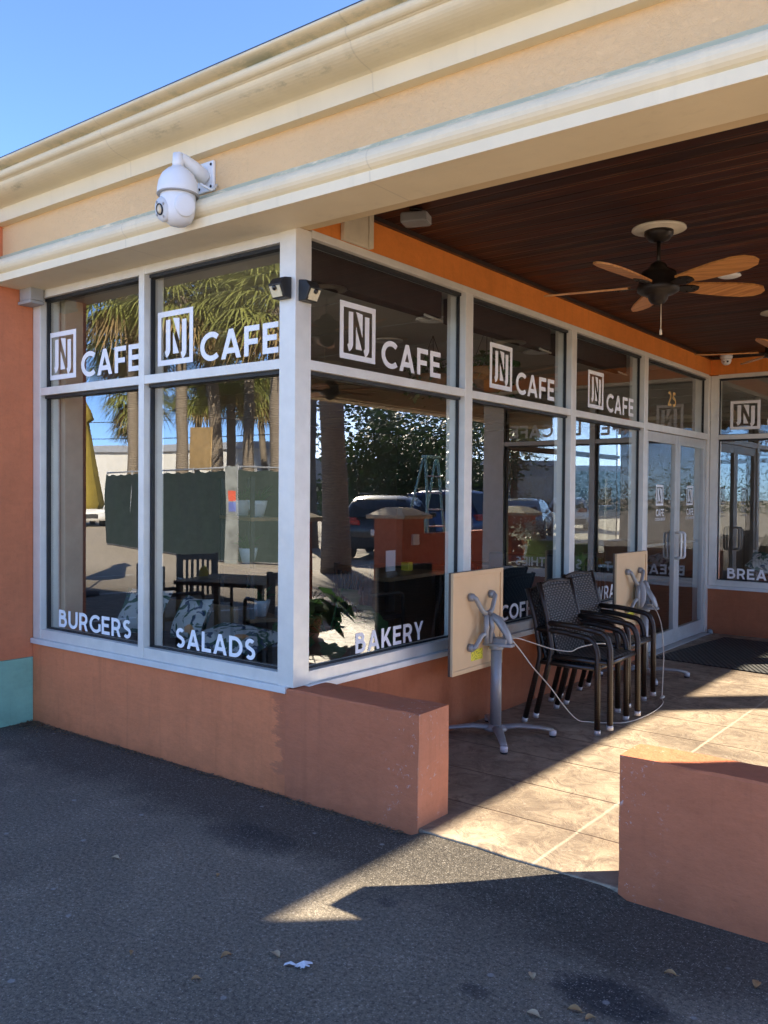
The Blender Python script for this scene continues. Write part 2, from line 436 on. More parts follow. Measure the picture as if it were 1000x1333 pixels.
# interior
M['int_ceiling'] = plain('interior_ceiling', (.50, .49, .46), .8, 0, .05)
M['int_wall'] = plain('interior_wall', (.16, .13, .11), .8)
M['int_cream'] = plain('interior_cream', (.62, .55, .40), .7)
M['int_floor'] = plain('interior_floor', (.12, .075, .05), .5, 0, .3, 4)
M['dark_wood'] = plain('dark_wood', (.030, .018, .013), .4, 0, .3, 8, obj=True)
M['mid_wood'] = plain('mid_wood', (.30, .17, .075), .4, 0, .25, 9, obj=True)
M['shade'] = plain('roller_shade', (.030, .014, .011), .8)
M['shade_bar'] = plain('shade_bar', (.55, .52, .46), .5)
def mk_cushion():
    t = NT('leaf_print_cushion'); t.coord(False)
    n = t.noise(7, 2, .4, dist=1.8); n2 = t.noise(9, 2, .4, t.mapped((1, 1, 1), (4, 5, 6)), dist=1.5)
    c = t.mix(t.step(n, .50, .54), (.50, .48, .43), (.03, .085, .045)); c = t.mix(t.step(n2, .58, .61), c, (.03, .05, .09))
    c = t.mix(t.step(t.noise(5, 2, .4, t.mapped((1, 1, 1), (9, 1, 2))), .64, .66), c, (.62, .28, .10))
    return t.set(c, .85, t.bump(t.noise(5, 3), .3, .03))
M['cushion'] = mk_cushion()
M['lime'] = plain('lime_fabric', (.34, .46, .12), .85, 0, .15, 12)
M['striped'] = None
def mk_striped():
    t = NT('striped_fabric'); t.coord(False); w = t.n('ShaderNodeTexWave', wave_type='BANDS', bands_direction='Y'); w.inputs['Scale'].default_value = 9
    t.l(t.coord(), w.inputs['Vector']); return t.set(t.mix(t.step(w.outputs['Fac'], .45, .55), (.55, .55, .56), (.06, .07, .10)), .85)
M['striped'] = mk_striped()
M['yellow'] = plain('yellow_plastic', (.80, .58, .03), .5)
M['white_china'] = plain('white_china', (.78, .78, .76), .3)
M['pot'] = plain('glazed_pot', (.34, .13, .06), .5)
M['basket'] = plain('coir_basket', (.28, .14, .05), .9, 0, .3, 30)
def leafmat(name, c, tr=.3):
    t = NT(name); g = t.n('ShaderNodeNewGeometry')
    v = t.noise(1.1, 3); col = t.ramp(v, [(.3, sc(c, .65)), (.7, sc(c, 1.4))])
    t.set(col, .5, spec=.4)
    tl = t.n('ShaderNodeBsdfTranslucent'); t.l(col, tl.inputs[0])
    mx = t.n('ShaderNodeMixShader'); mx.inputs[0].default_value = tr
    t.l(t.b.outputs[0], mx.inputs[1]); t.l(tl.outputs[0], mx.inputs[2]); t.l(mx.outputs[0], t.out.inputs[0]); return t.m
M['house_leaf'] = leafmat('house_plant_leaf', (.05, .12, .035))
M['palm_leaf'] = leafmat('palm_leaf', (.24, .25, .07))
M['palm_dead'] = leafmat('palm_dead_leaf', (.26, .18, .085), .15)
M['tree_leaf'] = leafmat('tree_leaf', (.045, .085, .022))
M['flower'] = leafmat('white_petals', (.72, .70, .62))
def mk_trunk():
    t = NT('palm_trunk'); t.coord(False)
    w = t.n('ShaderNodeTexWave', wave_type='BANDS', bands_direction='Z'); w.inputs['Scale'].default_value = 5.5; w.inputs['Distortion'].default_value = 9; w.inputs['Detail'].default_value = 5
    t.l(t.coord(), w.inputs['Vector']); n = t.noise(9, 5, .7)
    col = t.mix(n, (.13, .10, .075), (.32, .265, .20)); col = t.mix(t.math('MULTIPLY', t.step(w.outputs['Fac'], .4, .1), .5), col, (.09, .068, .05))
    return t.set(col, .9, t.bump(t.math('ADD', w.outputs['Fac'], n), .7, .03))
M['trunk'] = mk_trunk()
M['bark'] = plain('bark', (.12, .09, .065), .9, 0, .35, 9, .8, 20, .03)
def mk_screen():
    t = NT('green_windscreen'); t.coord(False)
    n = t.noise(.9, 5, .6); f = t.noise(1, 3, .6, t.mapped((1.5, 1, 7)))
    col = t.mix(n, (.006, .017, .014), (.015, .031, .026))
    return t.set(col, .75, t.bump(f, .35, .06))
M['screen'] = mk_screen()
M['galv'] = plain('galvanised_steel', (.48, .49, .50), .45, .5)
M['white_wall'] = plain('white_render', (.60, .59, .56), .8, 0, .06, 1.2)
M['grey_roof'] = plain('grey_metal_roof', (.36, .38, .42), .5, .2)
M['far_wall'] = plain('far_building_wall', (.42, .41, .39), .8)
M['teal_wall'] = plain('far_teal_wall', (.16, .36, .38), .8)
M['shaded_yellow_canvas'] = plain('shaded_yellow_canvas', (.25, .185, .03), .85, 0, .15, 5, .3, 12, .03)  # yellow canvas darkened to olive, the neighbour's shade put into its colour
M['plywood'] = plain('plywood', (.44, .29, .12), .75, 0, .2, 5)
M['cap_stone'] = plain('pillar_cap', (.62, .50, .34), .75, 0, .12, 5, .2, 40)
M['car_glass'] = plain('car_glass', (.012, .015, .018), .06)
M['tyre'] = plain('tyre', (.02, .02, .02), .8)
M['rim'] = plain('wheel_rim', (.45, .46, .47), .3, .8)
M['red_light'] = plain('tail_light', (.45, .015, .012), .2)
M['head_light'] = plain('head_light', (.7, .72, .75), .1)
M['trim'] = plain('black_trim', (.02, .02, .021), .6)
M['ladder'] = plain('teal_ladder', (.22, .46, .50), .45)
M['wire'] = plain('power_line', (.02, .02, .02), .7)
M['road_paint'] = plain('road_paint', (.72, .70, .66), .8, 0, .2, 14)
def carpaint(name, c):
    t = NT(name); t.b.inputs['Coat Weight'].default_value = .8; t.b.inputs['Coat Roughness'].default_value = .03
    return t.set(c, .35, None, .3)

# ------------------------------------------------------------------ lettering (plain strokes)
W = .185
def ribbon(mb, pts, w, put, eps, closed=False):
    n = len(pts); L = []; Rr = []
    for i in range(n):
        p = Vector(pts[i])
        a = Vector(pts[i-1]) if (i > 0 or closed) else None
        b = Vector(pts[(i+1) % n]) if (i < n-1 or closed) else None
        d1 = (p-a).normalized() if a is not None else None
        d2 = (b-p).normalized() if b is not None else None
        d1 = d1 or d2; d2 = d2 or d1
        n1 = Vector((-d1.y, d1.x)); n2 = Vector((-d2.y, d2.x)); m = (n1+n2).normalized()
        k = w/2/max(.35, m.dot(n1))
        L.append(p+m*k); Rr.append(p-m*k)
    rngi = range(n if closed else n-1)
    vs = [put(q.x, q.y, eps) for q in L] + [put(q.x, q.y, eps) for q in Rr]
    mb.add(vs, [(n+i, n+(i+1) % n, (i+1) % n, i) for i in rngi], 1)
def poly2(mb, pts, put, eps):
    mb.add([put(x, y, eps) for x, y in pts], [tuple(range(len(pts)))], 1)
h = W/2
def dg(x0, y0, x1, y1, w=None):
    """slanted stroke with level ends"""
    L = math.hypot(x1-x0, y1-y0); k = (w or W)*L/abs(y1-y0)/2*.98
    return ('p', [(x0-k, y0), (x0+k, y0), (x1+k, y1), (x1-k, y1)])
def ln(*p): return ('r', list(p))
def glyph(c):
    if c == 'A': return .86, [dg(.1, 0, .43, 1), dg(.76, 0, .43, 1), ln((.22, .27), (.64, .27))]
    if c == 'B': return .70, [ln((h, 0), (h, 1)), ln(*([(h, 1-h), (.36, 1-h)]+arc(.36, .75, .1575, 90, -90)[1:]+[(h, .5925)])),
                              ln(*([(h, .5525), (.38, .5525)]+arc(.38, .3225, .23, 90, -90)[1:]+[(h, h)]))]
    if c == 'C': return .80, [ln(*arc(.5, .5, .5-h, 47, 313, 18))]
    if c == 'D': return .82, [ln((h, 0), (h, 1)), ln(*([(h, 1-h), (.32, 1-h)]+arc(.32, .5, .5-h, 90, -90, 14)[1:]+[(h, h)]))]
    if c == 'E': return .64, [ln((h, 0), (h, 1)), ln((h, 1-h), (.62, 1-h)), ln((h, .51), (.56, .51)), ln((h, h), (.63, h))]
    if c == 'F': return .62, [ln((h, 0), (h, 1)), ln((h, 1-h), (.62, 1-h)), ln((h, .47), (.56, .47))]
    if c == 'G': return .84, [ln(*(arc(.5, .5, .5-h, 47, 322, 18))), ln((.80, .12), (.80, .52))]
    if c == 'H': return .78, [ln((h, 0), (h, 1)), ln((.69, 0), (.69, 1)), ln((h, .5), (.69, .5))]
    if c == 'I': return .19, [ln((h, 0), (h, 1))]
    if c == 'K': return .74, [ln((h, 0), (h, 1)), dg(.14, .30, .60, 1), dg(.63, 0, .32, .52)]
    if c == 'L': return .60, [ln((h, 0), (h, 1)), ln((h, h), (.59, h))]
    if c == 'M': return .94, [ln((h, 0), (h, 1)), ln((.85, 0), (.85, 1)), dg(.47, .30, .12, 1), dg(.47, .30, .82, 1)]
    if c == 'O': return 1.0, [('c', arc(.5, .5, .5-h, 0, 360, 26)[:-1])]
    if c == 'P': return .68, [ln((h, 0), (h, 1)), ln(*([(h, 1-h), (.36, 1-h)]+arc(.36, .655, .2525, 90, -90)[1:]+[(h, .4025)]))]
    if c == 'R': return .72, [ln((h, 0), (h, 1)), ln(*([(h, 1-h), (.36, 1-h)]+arc(.36, .665, .2425, 90, -90)[1:]+[(h, .4225)])), dg(.60, 0, .42, .44)]
    if c == 'S':
        top = arc(.33, .705, .205, 38, 200, 10); bot = arc(.32, .300, .21, 75, -142, 12)
        return .63, [ln(*(top + [(.20, .575)] + bot))]
    if c == 'T': return .64, [ln((.32, 0), (.32, 1)), ln((0, 1-h), (.64, 1-h))]
    if c == 'U': return .78, [ln(*([(h, 1), (h, .39)]+arc(.39, .39, .30, 180, 360, 12)[1:]+[(.69, 1)]))]
    if c == 'W': return 1.20, [dg(.31, 0, .10, 1), dg(.31, 0, .60, 1), dg(.89, 0, .60, 1), dg(.89, 0, 1.10, 1)]
    if c == 'Y': return .76, [ln((.38, 0), (.38, .46)), dg(.38, .36, .10, 1), dg(.38, .36, .66, 1)]
    if c == '2': return .62, [ln(*(arc(.30, .70, .21, 150, -30, 10)+[(.14, h+.02)])), ln((.04, h), (.60, h))]
    if c == '5': return .62, [ln((.56, 1-h), (.18, 1-h), (.15, .55)), ln(*(([(.15, .58), (.30, .585)])+arc(.30, .335, .25, 90, -140, 12)[1:]))]
    return .4, []
EPS = [0]
def text(mb, s, x0, z0, H, width, put, gap=.13):
    tot = sum(glyph(c)[0] if c != ' ' else .4 for c in s) + gap*(len(s)-1)
    k = width/tot; x = x0
    for c in s:
        w, st = glyph(c) if c != ' ' else (.4, [])
        for kind, pts in st:
            EPS[0] = (EPS[0] + 1) % 9; e = .0012 + EPS[0]*.00015
            P = lambda a, b, ee, X=x: put(X + a*k, z0 + min(1.0, max(0.0, b))*H, ee)
            if kind == 'p': poly2(mb, pts, P, e)
            else: ribbon(mb, pts, W, P, e, kind == 'c')
        x += (w+gap)*k
def logo(mb, x0, z0, S, put):
    P = lambda a, b, ee: put(x0 + a*S, z0 + b*S, ee)
    for i, q in enumerate(([(0,0),(1,0),(1,.1),(0,.1)], [(0,.9),(1,.9),(1,1),(0,1)], [(0,.1),(.1,.1),(.1,.9),(0,.9)], [(.9,.1),(1,.1),(1,.9),(.9,.9)])):
        poly2(mb, q, P, .0013)
    for dx, t, bt in ((0, .84, .14), (.455, .81, .09)):
        pts = [(.30+dx, t), (.30+dx, bt+.14)] + arc(.20+dx, bt+.155, .10, 0, -75, 6)[1:]
        ribbon(mb, pts, .125, P, .0014)
    poly2(mb, [(.44, .86), (.625, .84), (.625, .42)], P, .0016)
    poly2(mb, [(.44, .60), (.44, .20), (.61, .20)], P, .0016)

# ------------------------------------------------------------------ ground
rm_ = MB(); nx, ny = 26, 8; rr_ = random.Random(2); vv = []
for j in range(ny+1):
    for i in range(nx+1):
        x = .77 + 1.07*i/nx; u = j/ny; e = min(1, (x-.77)/.10, (1.84-x)/.10); y = -.42*u - .004 + (.010*math.sin(x*37)+rr_.uniform(-.006, .006))*(j == 0)
        vv.append((x, y + .012*(j == 0), -.004 + (.034*(1-u)**1.6)*max(0, e)**.6 + .004*(0 < j < ny)*max(0, e)))
rm_.add(vv, [(j*(nx+1)+i, (j+1)*(nx+1)+i, (j+1)*(nx+1)+i+1, j*(nx+1)+i+1) for j in range(ny) for i in range(nx)], 0, True)
tag(rm_.build('asphalt_ramp', M['asphalt']), kind='structure')
gm = MB()
xs = [-400, -60, -20, -8, -4, -2, 0, 2, 4, 8, 20, 60, 400]
for i in range(len(xs)-1):
    for j in range(len(xs)-1):
        gm.quad((xs[i], xs[j], 0), (xs[i+1], xs[j], 0), (xs[i+1], xs[j+1], 0), (xs[i], xs[j+1], 0))
tag(gm.build('asphalt_ground', M['asphalt']), kind='structure')
pm = MB(); pm.prism([(-.02, .02), (.79, .02), (.80, .0), (.95, -.012), (1.10, -.008), (1.3, -.022), (1.5, -.016), (1.80, -.012), (1.81, .02), (5.75, .02), (5.75, 13), (-.02, 13)], -.05, .036)
po = pm.build('patio_slab', [M['patio']], bevel=.007); tag(po, kind='structure')
# parking bay lines on the lot
lm = MB()
for k in range(7):
    x0, y0 = -19 + k*2.7, -9.4 + k*.75
    d = Vector((.26, -.966)); nn = Vector((.966, .26))*.05; a = Vector((x0, y0)) + d*-.2; b = a + d*-4.4
    lm.quad((*(a-nn), .004), (*(a+nn), .004), (*(b+nn), .004), (*(b-nn), .004))
for k in range(6):
    a = Vector((8.3 + k*1.9, 12.2 + k*2.0)); d = Vector((.72, .69)); nn = Vector((-.69, .72))*.05; b = a + Vector((.75, -.66))*4.5
    lm.quad((*(a-nn), .004), (*(a+nn), .004), (*(b+nn), .004), (*(b-nn), .004))
tag(lm.build('road_markings', M['road_paint']), kind='structure')

# ------------------------------------------------------------------ cafe building
cafe = empty('cafe_building', (0, 0, 0), 0, 'corner cafe with cream moulded cornice, terracotta walls, lettered windows and covered porch', 'cafe')
def part(name, mb, mats, parent=cafe, bevel=0, label=None):
    o = mb.build(name, mats, parent, bevel); 
    if label: o['label'] = label
    return o
XL, XR, YB, YC, XC = -2.52, 5.33, 13.0, 6.93, 2.9
part('front_wall', MB().box((-2.486, 0, -.1), (0, .13, .546)), M['terracotta'])
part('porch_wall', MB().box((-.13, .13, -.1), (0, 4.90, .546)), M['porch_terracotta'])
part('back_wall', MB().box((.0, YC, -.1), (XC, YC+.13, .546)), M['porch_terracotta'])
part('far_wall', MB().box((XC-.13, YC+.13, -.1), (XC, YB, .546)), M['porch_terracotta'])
part('orange_band', MB().box((-.12, .12, 2.9985), (.0, YC, 3.26)).box((-.12, YC, 2.9985), (XC, YC+.12, 3.26)).box((XC-.12, YC+.12, 2.9985), (XC, YB, 3.26)), M['orange'])
# fascia: frieze, cornice, lower moulding swept round the front and the right side
def sweep(prof, y_sign=True):
    """prof (out, z): out = distance in front of the wall line; front run x XL..XR, then back along the right side"""
    mb = MB(); n = len(prof)
    rings = [[(XL, -o, z) for o, z in prof], [(XR-.3+o, -o, z) for o, z in prof], [(XR-.3+o, YB, z) for o, z in prof]]
    for r in range(2):
        vs = rings[r] + rings[r+1]
        for i in range(n-1):
            mb.add([rings[r][i], rings[r+1][i], rings[r+1][i+1], rings[r][i+1]], [(0, 1, 2, 3)], 0, False)
    mb.add(rings[0], [tuple(range(n))]); mb.add(rings[2], [tuple(range(n))[::-1]])
    return mb
def smoothprof(pts, k=5):
    out = []
    for seg in pts:
        out += seg
    return out
fr = MB(); fr.box((XL, -.2, 3.15), (XR-.1, .0, 3.60)); fr.box((XR-.3, .0, 3.15), (XR-.1, YB, 3.60))
part('frieze', fr, M['frieze'])
lip = [(.0, 2.976), (.30, 2.976), (.30, 3.026), (.288, 3.030)] + [(.262+.062*math.cos(R(a)), 3.082+.052*math.sin(R(a))) for a in range(-70, 100, 17)] + \
      [(.243, 3.136), (.232, 3.142), (.226, 3.165), (.218, 3.182), (.198, 3.188), (.0, 3.19)]
part('lower_moulding', sweep(lip), M['lip'])
cor = [(.05, 3.384), (.262, 3.384), (.268, 3.470), (.285, 3.476)] + [(.285+.145*math.sin(R(a)), 3.478+.062*(1-math.cos(R(a)))) for a in range(8, 91, 9)] + \
      [(.438, 3.542)] + [(.440+.030*math.sin(R(a)), 3.570-.026*math.cos(R(a))) for a in range(0, 181, 20)] + [(.450, 3.600)] + \
      [(.462+.052*math.sin(R(a)), 3.622-.020*math.cos(R(a))) for a in range(0, 121, 15)] + [(.49, 3.640), (.05, 3.64)]
part('cornice', sweep(cor), M['cornice'])
sf = MB(); sf.box((XL, -.19, 2.990), (XR-.12, .10, 3.2)); sf.box((XR-.42, .10, 2.990), (XR-.12, YB, 3.2))
part('porch_beam', sf, M['soffit'])
part('roof', MB().box((XL, -.46, 3.641), (XR+.16, YB, 3.672)).box((-9.2, .2, 3.27), (XR-.32, YB, 3.64)), M['roof_edge'])
part('porch_ceiling', MB().box((0.0, .10, 3.2), (XR-.42, YC, 3.262)).box((XC, YC, 3.2), (XR-.42, YB, 3.262)), M['planks'])
tr = MB(); tr.box((.0, .101, 3.172), (.028, YC, 3.199)); tr.box((.03, YC-.028, 3.172), (XC, YC, 3.199))
part('ceiling_trim', tr, M['dark_wood'])
be = MB(); be.box((.001, .355, 3.0), (.03, .565, 3.199)); be.box((.001, .566, 3.0), (.04, .605, 3.199))
part('beam_end', be, plain('cream_beam_end', (.60, .52, .38), .7), bevel=.004)
part('side_wall', MB().box((XR-.36, .10, .0), (XR-.06, 2.71, 2.99)), M['terracotta_dark'])

# storefront members: face 'A' front (y=0), 'B' porch (x=0), 'C' back of porch (y=YC)
def mapper(face):
    if face == 'A': return lambda s, d, z: (s, d, z)
    if face == 'B': return lambda s, d, z: (-d, s, z)
    if face == 'C': return lambda s, d, z: (s, YC + d, z)
    return lambda s, d, z: (XC - d, s, z)
def fbox(mb, face, s0, s1, d0, d1, z0, z1, mat=0):
    f = mapper(face); mb.box(f(s0, d0, z0), f(s1, d1, z1), mat)
PD = {'A': .07, 'B': .062, 'C': .06, 'D': .06}
part('corner_post', MB().box((-.115, .0, .58), (.0, .122, 2.988)), M['alu'], bevel=.002)
def mull(face, s0, s1, z0=.584, z1=2.99): 
    mb = MB(); fbox(mb, face, s0, s1, .0, .15, z0, z1); part('mullion', mb, M['alu'], bevel=.002)
mull('A', -2.484, -2.395); mull('A', -1.31, -1.257)
mull('B', 1.655, 1.75); mull('B', 3.28, 3.375); mull('B', 4.885, 4.985, .0365)
mull('B', 6.852, YC, .0365); mull('C', .003, .085); mull('C', 1.285, 1.36); mull('C', 2.58, 2.80); mull('D', 9.2, 9.3)
mull('D', YC+.002, 7.15)
def rail(name, face, s0, s1, z0, z1, d0=.003, d1=.11, m='alu'):
    mb = MB(); fbox(mb, face, s0, s1, d0, d1, z0, z1); part(name, mb, M[m], bevel=.0015)
bays = {'A': [(-2.395, -1.31), (-1.257, -.115)], 'B': [(.122, 1.655), (1.75, 3.28), (3.375, 4.885)], 'C': [(.085, 1.285), (1.36, 2.58)], 'D': [(7.15, 9.2), (9.3, 11.4)]}
HEAD = {'A': 2.925, 'B': 2.955, 'C': 2.955, 'D': 2.955}
for f, bl in bays.items():
    a, b = bl[0][0], bl[-1][1]
    for s0, s1 in bl:
        rail('transom', f, s0, s1, 2.260, 2.3125)
        rail('sill_rail', f, s0, s1, .584, .650, .004, .12)
for f, a, b in (('A', -2.395, -.115), ('B', .122, 6.852), ('C', .085, 2.58), ('D', 7.15, 11.4)):
    rail('head_rail', f, a, b, HEAD[f], 2.989 if f == 'A' else 2.997, -.004 if f != 'A' else .003, .12, 'alu')
for f, a, b in (('A', -2.484, -.04), ('B', .10, 4.90), ('C', .0, XC+.02), ('D', YC, 11.4)):
    mb = MB(); fbox(mb, f, a, b, -.022, .14, .5475, .583); part('sill', mb, M['sill'], bevel=.003)
def pane(face, s0, s1, z0, z1, nm, deco=None, label=None):
    """one glazed opening: gasket frame > pane with its vinyl lettering"""
    f = mapper(face); d = PD[face]
    g = MB(); w = .012
    fbox(g, face, s0+.0005, s0+w, .048, d+.006, z0, z1); fbox(g, face, s1-w, s1-.0005, .048, d+.006, z0, z1)
    fbox(g, face, s0+w, s1-w, .048, d+.006, z0+.0005, z0+w*.7); fbox(g, face, s0+w, s1-w, .03, d+.006, z1-w*1.7, z1-.0005)
    wo = part(nm, g, M['gasket'])
    if label: wo['label'] = label
    p = MB(); p.add([f(s0+.002, d, z0+.002), f(s1-.002, d, z0+.002), f(s1-.002, d, z1-.002), f(s0+.002, d, z1-.002)], [(0, 1, 2, 3) if face != 'D' else (3, 2, 1, 0)], 0)
    put = lambda s, z, e: f(s, d - e, z)
    if deco: deco(p, put)
    part('pane', p, [M['glass'], M['vinyl'], M['gold']], wo)
def dec_top(l, c): 
    def g(p, put):
        logo(p, l, 2.370, .325, put); text(p, 'CAFE', c, 2.362, .168, .637, put)
    return g
def dec_word(wd, s, width):
    return lambda p, put: text(p, wd, s, .672, .118, width, put)
tops = {'A': [dec_top(-2.41+.01, -2.016), dec_top(-1.212, -.823)], 'B': [dec_top(.428, .812), dec_top(2.076, 2.46), dec_top(3.735, 4.13)], 'C': [dec_top(.205, .60), dec_top(1.50, 1.89)], 'D': [None, None]}
lows = {'A': [dec_word('BURGERS', -2.276, .806), dec_word('SALADS', -1.035, .683)],
        'B': [dec_word('BAKERY', .588, .687), dec_word('COFFEE', 2.268, .70), dec_word('WRAPS', 3.937, .66)],
        'C': [dec_word('BREAKFAST', .198, .96), dec_word('SMOOTHIES', 1.46, .96)], 'D': [None, None]}
WN = {'A': ['BURGERS', 'SALADS'], 'B': ['BAKERY', 'COFFEE', 'WRAPS'], 'C': ['BREAKFAST', 'SMOOTHIES'], 'D': [None, None]}
for f, bl in bays.items():
    for i, (s0, s1) in enumerate(bl):
        pane(f, s0, s1, 2.3125, HEAD[f], 'transom_window', tops[f][i])
        pane(f, s0, s1, .650, 2.260, 'window', lows[f][i], ('window lettered %s in white' % WN[f][i]) if WN[f][i] else None)
# door bay with number 25 over it
rail('transom', 'B', 4.985, 6.852, 2.255, 2.325)
pane('B', 4.985, 6.852, 2.325, HEAD['B'], 'transom_window', lambda p, put: None)
nb = MB()
def goldput(s, z, e): return (-.062+e, s, z)
text(nb, '25', 5.70, 2.55, .155, .24, goldput); nb.m = [0]*len(nb.m)
part('house_number', nb, M['gold'])
part('threshold', MB().box((-.16, 4.985, .0), (.06, 6.852, .046)), M['alu_dull'], bevel=.004)
for k, (a, b) in enumerate(((4.992, 5.918), (5.924, 6.846))):
    d = MB(); sw = .075
    d.box((-.065, a, .05), (-.02, a+sw, 2.250)); d.box((-.065, b-sw, .05), (-.02, b, 2.250))
    d.box((-.064, a+sw, 2.15), (-.021, b-sw, 2.249)); d.box((-.064, a+sw, .051), (-.021, b-sw, .20))
    do = part('door', d, M['alu_grey'], bevel=.003)
    p = MB(); p.add([(-.045, a+sw, .20), (-.045, b-sw, .20), (-.045, b-sw, 2.15), (-.045, a+sw, 2.15)], [(0, 1, 2, 3)])
    put = lambda s, z, e: (-.045+e, s, z)
    c = (a+b)/2 + .01
    logo(p, c-.115, 1.51, .21, put); text(p, 'CAFE', c-.11, 1.40, .075, .225, put); text(p, 'COCOA BEACH', c-.135, 1.355, .03, .28, put)
    part('pane', p, [M['glass'], M['vinyl']], do)
    hh = MB(); yh = b-.055 if k == 0 else a+.055
    hh.tube(bend([(-.02, yh, .95), (.045, yh, .95), (.045, yh, 1.22), (-.02, yh, 1.22)], .03), .013, 10)
    part('handle', hh, M['white_plastic'] if k else M['alu'], do)
    pb = MB(); pb.tube([(-.11, a+.06, 1.10), (-.11, b-.06, 1.10)], .014, 8); pb.box((-.11, a+.05, 1.085), (-.066, a+.08, 1.115)); pb.box((-.11, b-.08, 1.085), (-.066, b-.05, 1.115))
    part('push_bar', pb, M['alu_dull'], do)
ds = MB(); ds.lathe([(.0, .0), (.03, .0), (.032, .02), (.024, .045), (.0, .055)], (.055, 6.86, .037), 14)
part('door_stop', ds, M['grey_metal'])
# interior shell of the room
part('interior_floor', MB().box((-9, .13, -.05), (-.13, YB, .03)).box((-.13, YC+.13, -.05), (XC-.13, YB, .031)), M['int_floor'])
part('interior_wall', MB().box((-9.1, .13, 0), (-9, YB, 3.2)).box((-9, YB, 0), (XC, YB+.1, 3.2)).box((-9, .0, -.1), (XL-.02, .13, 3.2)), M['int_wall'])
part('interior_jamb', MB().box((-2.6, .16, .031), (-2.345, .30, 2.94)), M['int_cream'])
ic = MB(); ic.box((-9, .13, 2.99), (-.125, YB, 3.2)); ic.box((-.12, YC+.13, 2.991), (XC-.13, YB, 3.2))
part('interior_ceiling', ic, M['int_ceiling'])
gr = MB()
for k in range(14): gr.box((-9, .6+k*.9, 2.982), (-.13, .615+k*.9, 2.989))
part('ceiling_grid', gr, M['alu_dull'])
for k, (x, y) in enumerate(((-.9, .9), (-1.6, 2.9), (-.75, 2.35), (-2.6, 1.8), (-.8, 4.2), (-2.2, 4.6), (-3.6, 3.4))):
    lt = MB(); lt.lathe([(.13, 0), (.135, -.012), (.10, -.016), (.095, -.006), (0, -.006)], (x, y, 2.982), 24)
    o = part('recessed_light', lt, M['white_plastic'])

# ------------------------------------------------------------------ neighbour and low walls
nbd = empty('neighbour_building', (0, 0, 0), 0, 'terracotta neighbouring building with teal painted base, at the left edge', 'building')
part('wall', MB().box((-9, -.28, .452), (-2.487, .0, 3.03)), M['neighbour'], nbd)
part('base_band', MB().box((-9, -.288, -.05), (-2.481, -.001, .449)), M['teal'], nbd, .003)
part('upper_band', MB().box((-9, -.46, 3.03), (XL-.002, .0, 3.42)), M['neighbour'], nbd)
def wobble_wall(name, x0, x1, y0, y1, z1, mat, label):
    mb = MB(); r2 = random.Random(int(x0*100)+5); nx = max(4, int((x1-x0)/.09))
    prof = [(y0, -.06), (y0, .15), (y0, .3), (y0, .45), (y0, z1-.008), (y0+.008, z1), ((y0+y1)/2, z1), (y1-.008, z1), (y1, z1-.008), (y1, .3), (y1, -.06)]
    vs = []; n = len(prof)
    for i in range(nx+1):
        x = x0 + (x1-x0)*i/nx
        for y, z in prof: vs.append((x + (r2.uniform(-.003, .003) if i in (0, nx) else 0), y + r2.uniform(-.002, .002), z + (r2.uniform(-.003, .003) if z > .4 else 0)))
    fs = [(i*n+j, (i+1)*n+j, (i+1)*n+j+1, i*n+j+1) for i in range(nx) for j in range(n-1)] + [tuple(range(n))[::-1], tuple(nx*n+j for j in range(n))]
    mb.add(vs, fs, 0)
    mb.m[-1] = 1; return tag(mb.build(name, [mat, M['terracotta_end']]), label, 'low wall')
wobble_wall('low_wall', -.045, .813, -.012, .245, .574, M['terracotta_dark'], 'low terracotta wall jutting out from the cafe corner post')
wobble_wall('low_wall', 1.795, 5.23, -.018, .205, .572, M['terracotta_dark2'], 'low terracotta wall right of the porch opening, in the foreground')

# ------------------------------------------------------------------ things on the building
# pan-tilt camera
cam_o = empty('security_camera', (-.452, -.20, 3.29), 0, 'white dome security camera on a bracket arm on the cream fascia', 'camera'); cam_o.scale = (.88, .9, .96); cam_o.location.z = 3.272
mb = MB(); mb.box((-.072, -.022, -.082), (.072, -.001, .082)); part('wall_plate', mb, M['white_plastic'], cam_o, .006)
mb = MB()
for sx in (-.052, .052):
    for sz in (-.06, .06): mb = MB(); mb.lathe([(.008, 0), (.008, .004), (0, .004)], (sx, -.0225, sz), 8, 0, (0, -1, 0)); part('screw', mb, M['dark_lens'], cam_o)
mb = MB(); mb.tube([(0, -.02, -.01), (-.01, -.10, .035), (-.02, -.17, .062), (-.022, -.205, .064)], [.046, .036, .029, .027], 14)
mb.tube([(-.022, -.205, .078), (-.022, -.205, .0)], [.030, .034], 16)
part('bracket_arm', mb, M['white_plastic'], cam_o)
CX, CY = -.022, -.205
mb = MB(); mb.lathe([(.038, .008), (.040, .0), (.062, -.008), (.092, -.035), (.110, -.072), (.118, -.115), (.119, -.142), (.112, -.146), (.108, -.135), (.05, -.13), (0, -.13)], (CX, CY, 0), 32)
part('housing', mb, M['white_plastic'], cam_o)
mb = MB(); mb.lathe([(.098, -.125), (.101, -.16), (.101, -.21), (.094, -.25), (.078, -.282), (.05, -.302), (.02, -.311), (0, -.312)], (CX, CY, 0), 32)
part('ball', mb, M['white_plastic'], cam_o)
dv = Vector((-.10, -.97, -.22)).normalized()
fc = Vector((CX-.03, CY-.055, -.225))
mb = MB(); mb.lathe([(.066, -.04), (.066, .028), (.058, .042), (.03, .046), (0, .046)], fc, 24, 0, dv)
eye = part('face', mb, plain('camera_face', (.66, .67, .68), .5), cam_o)
mb = MB(); mb.lathe([(.031, .045), (.031, .053), (.026, .055), (.024, .050)], fc, 24, 0, dv); part('lens_ring', mb, M['dark_lens'], eye)
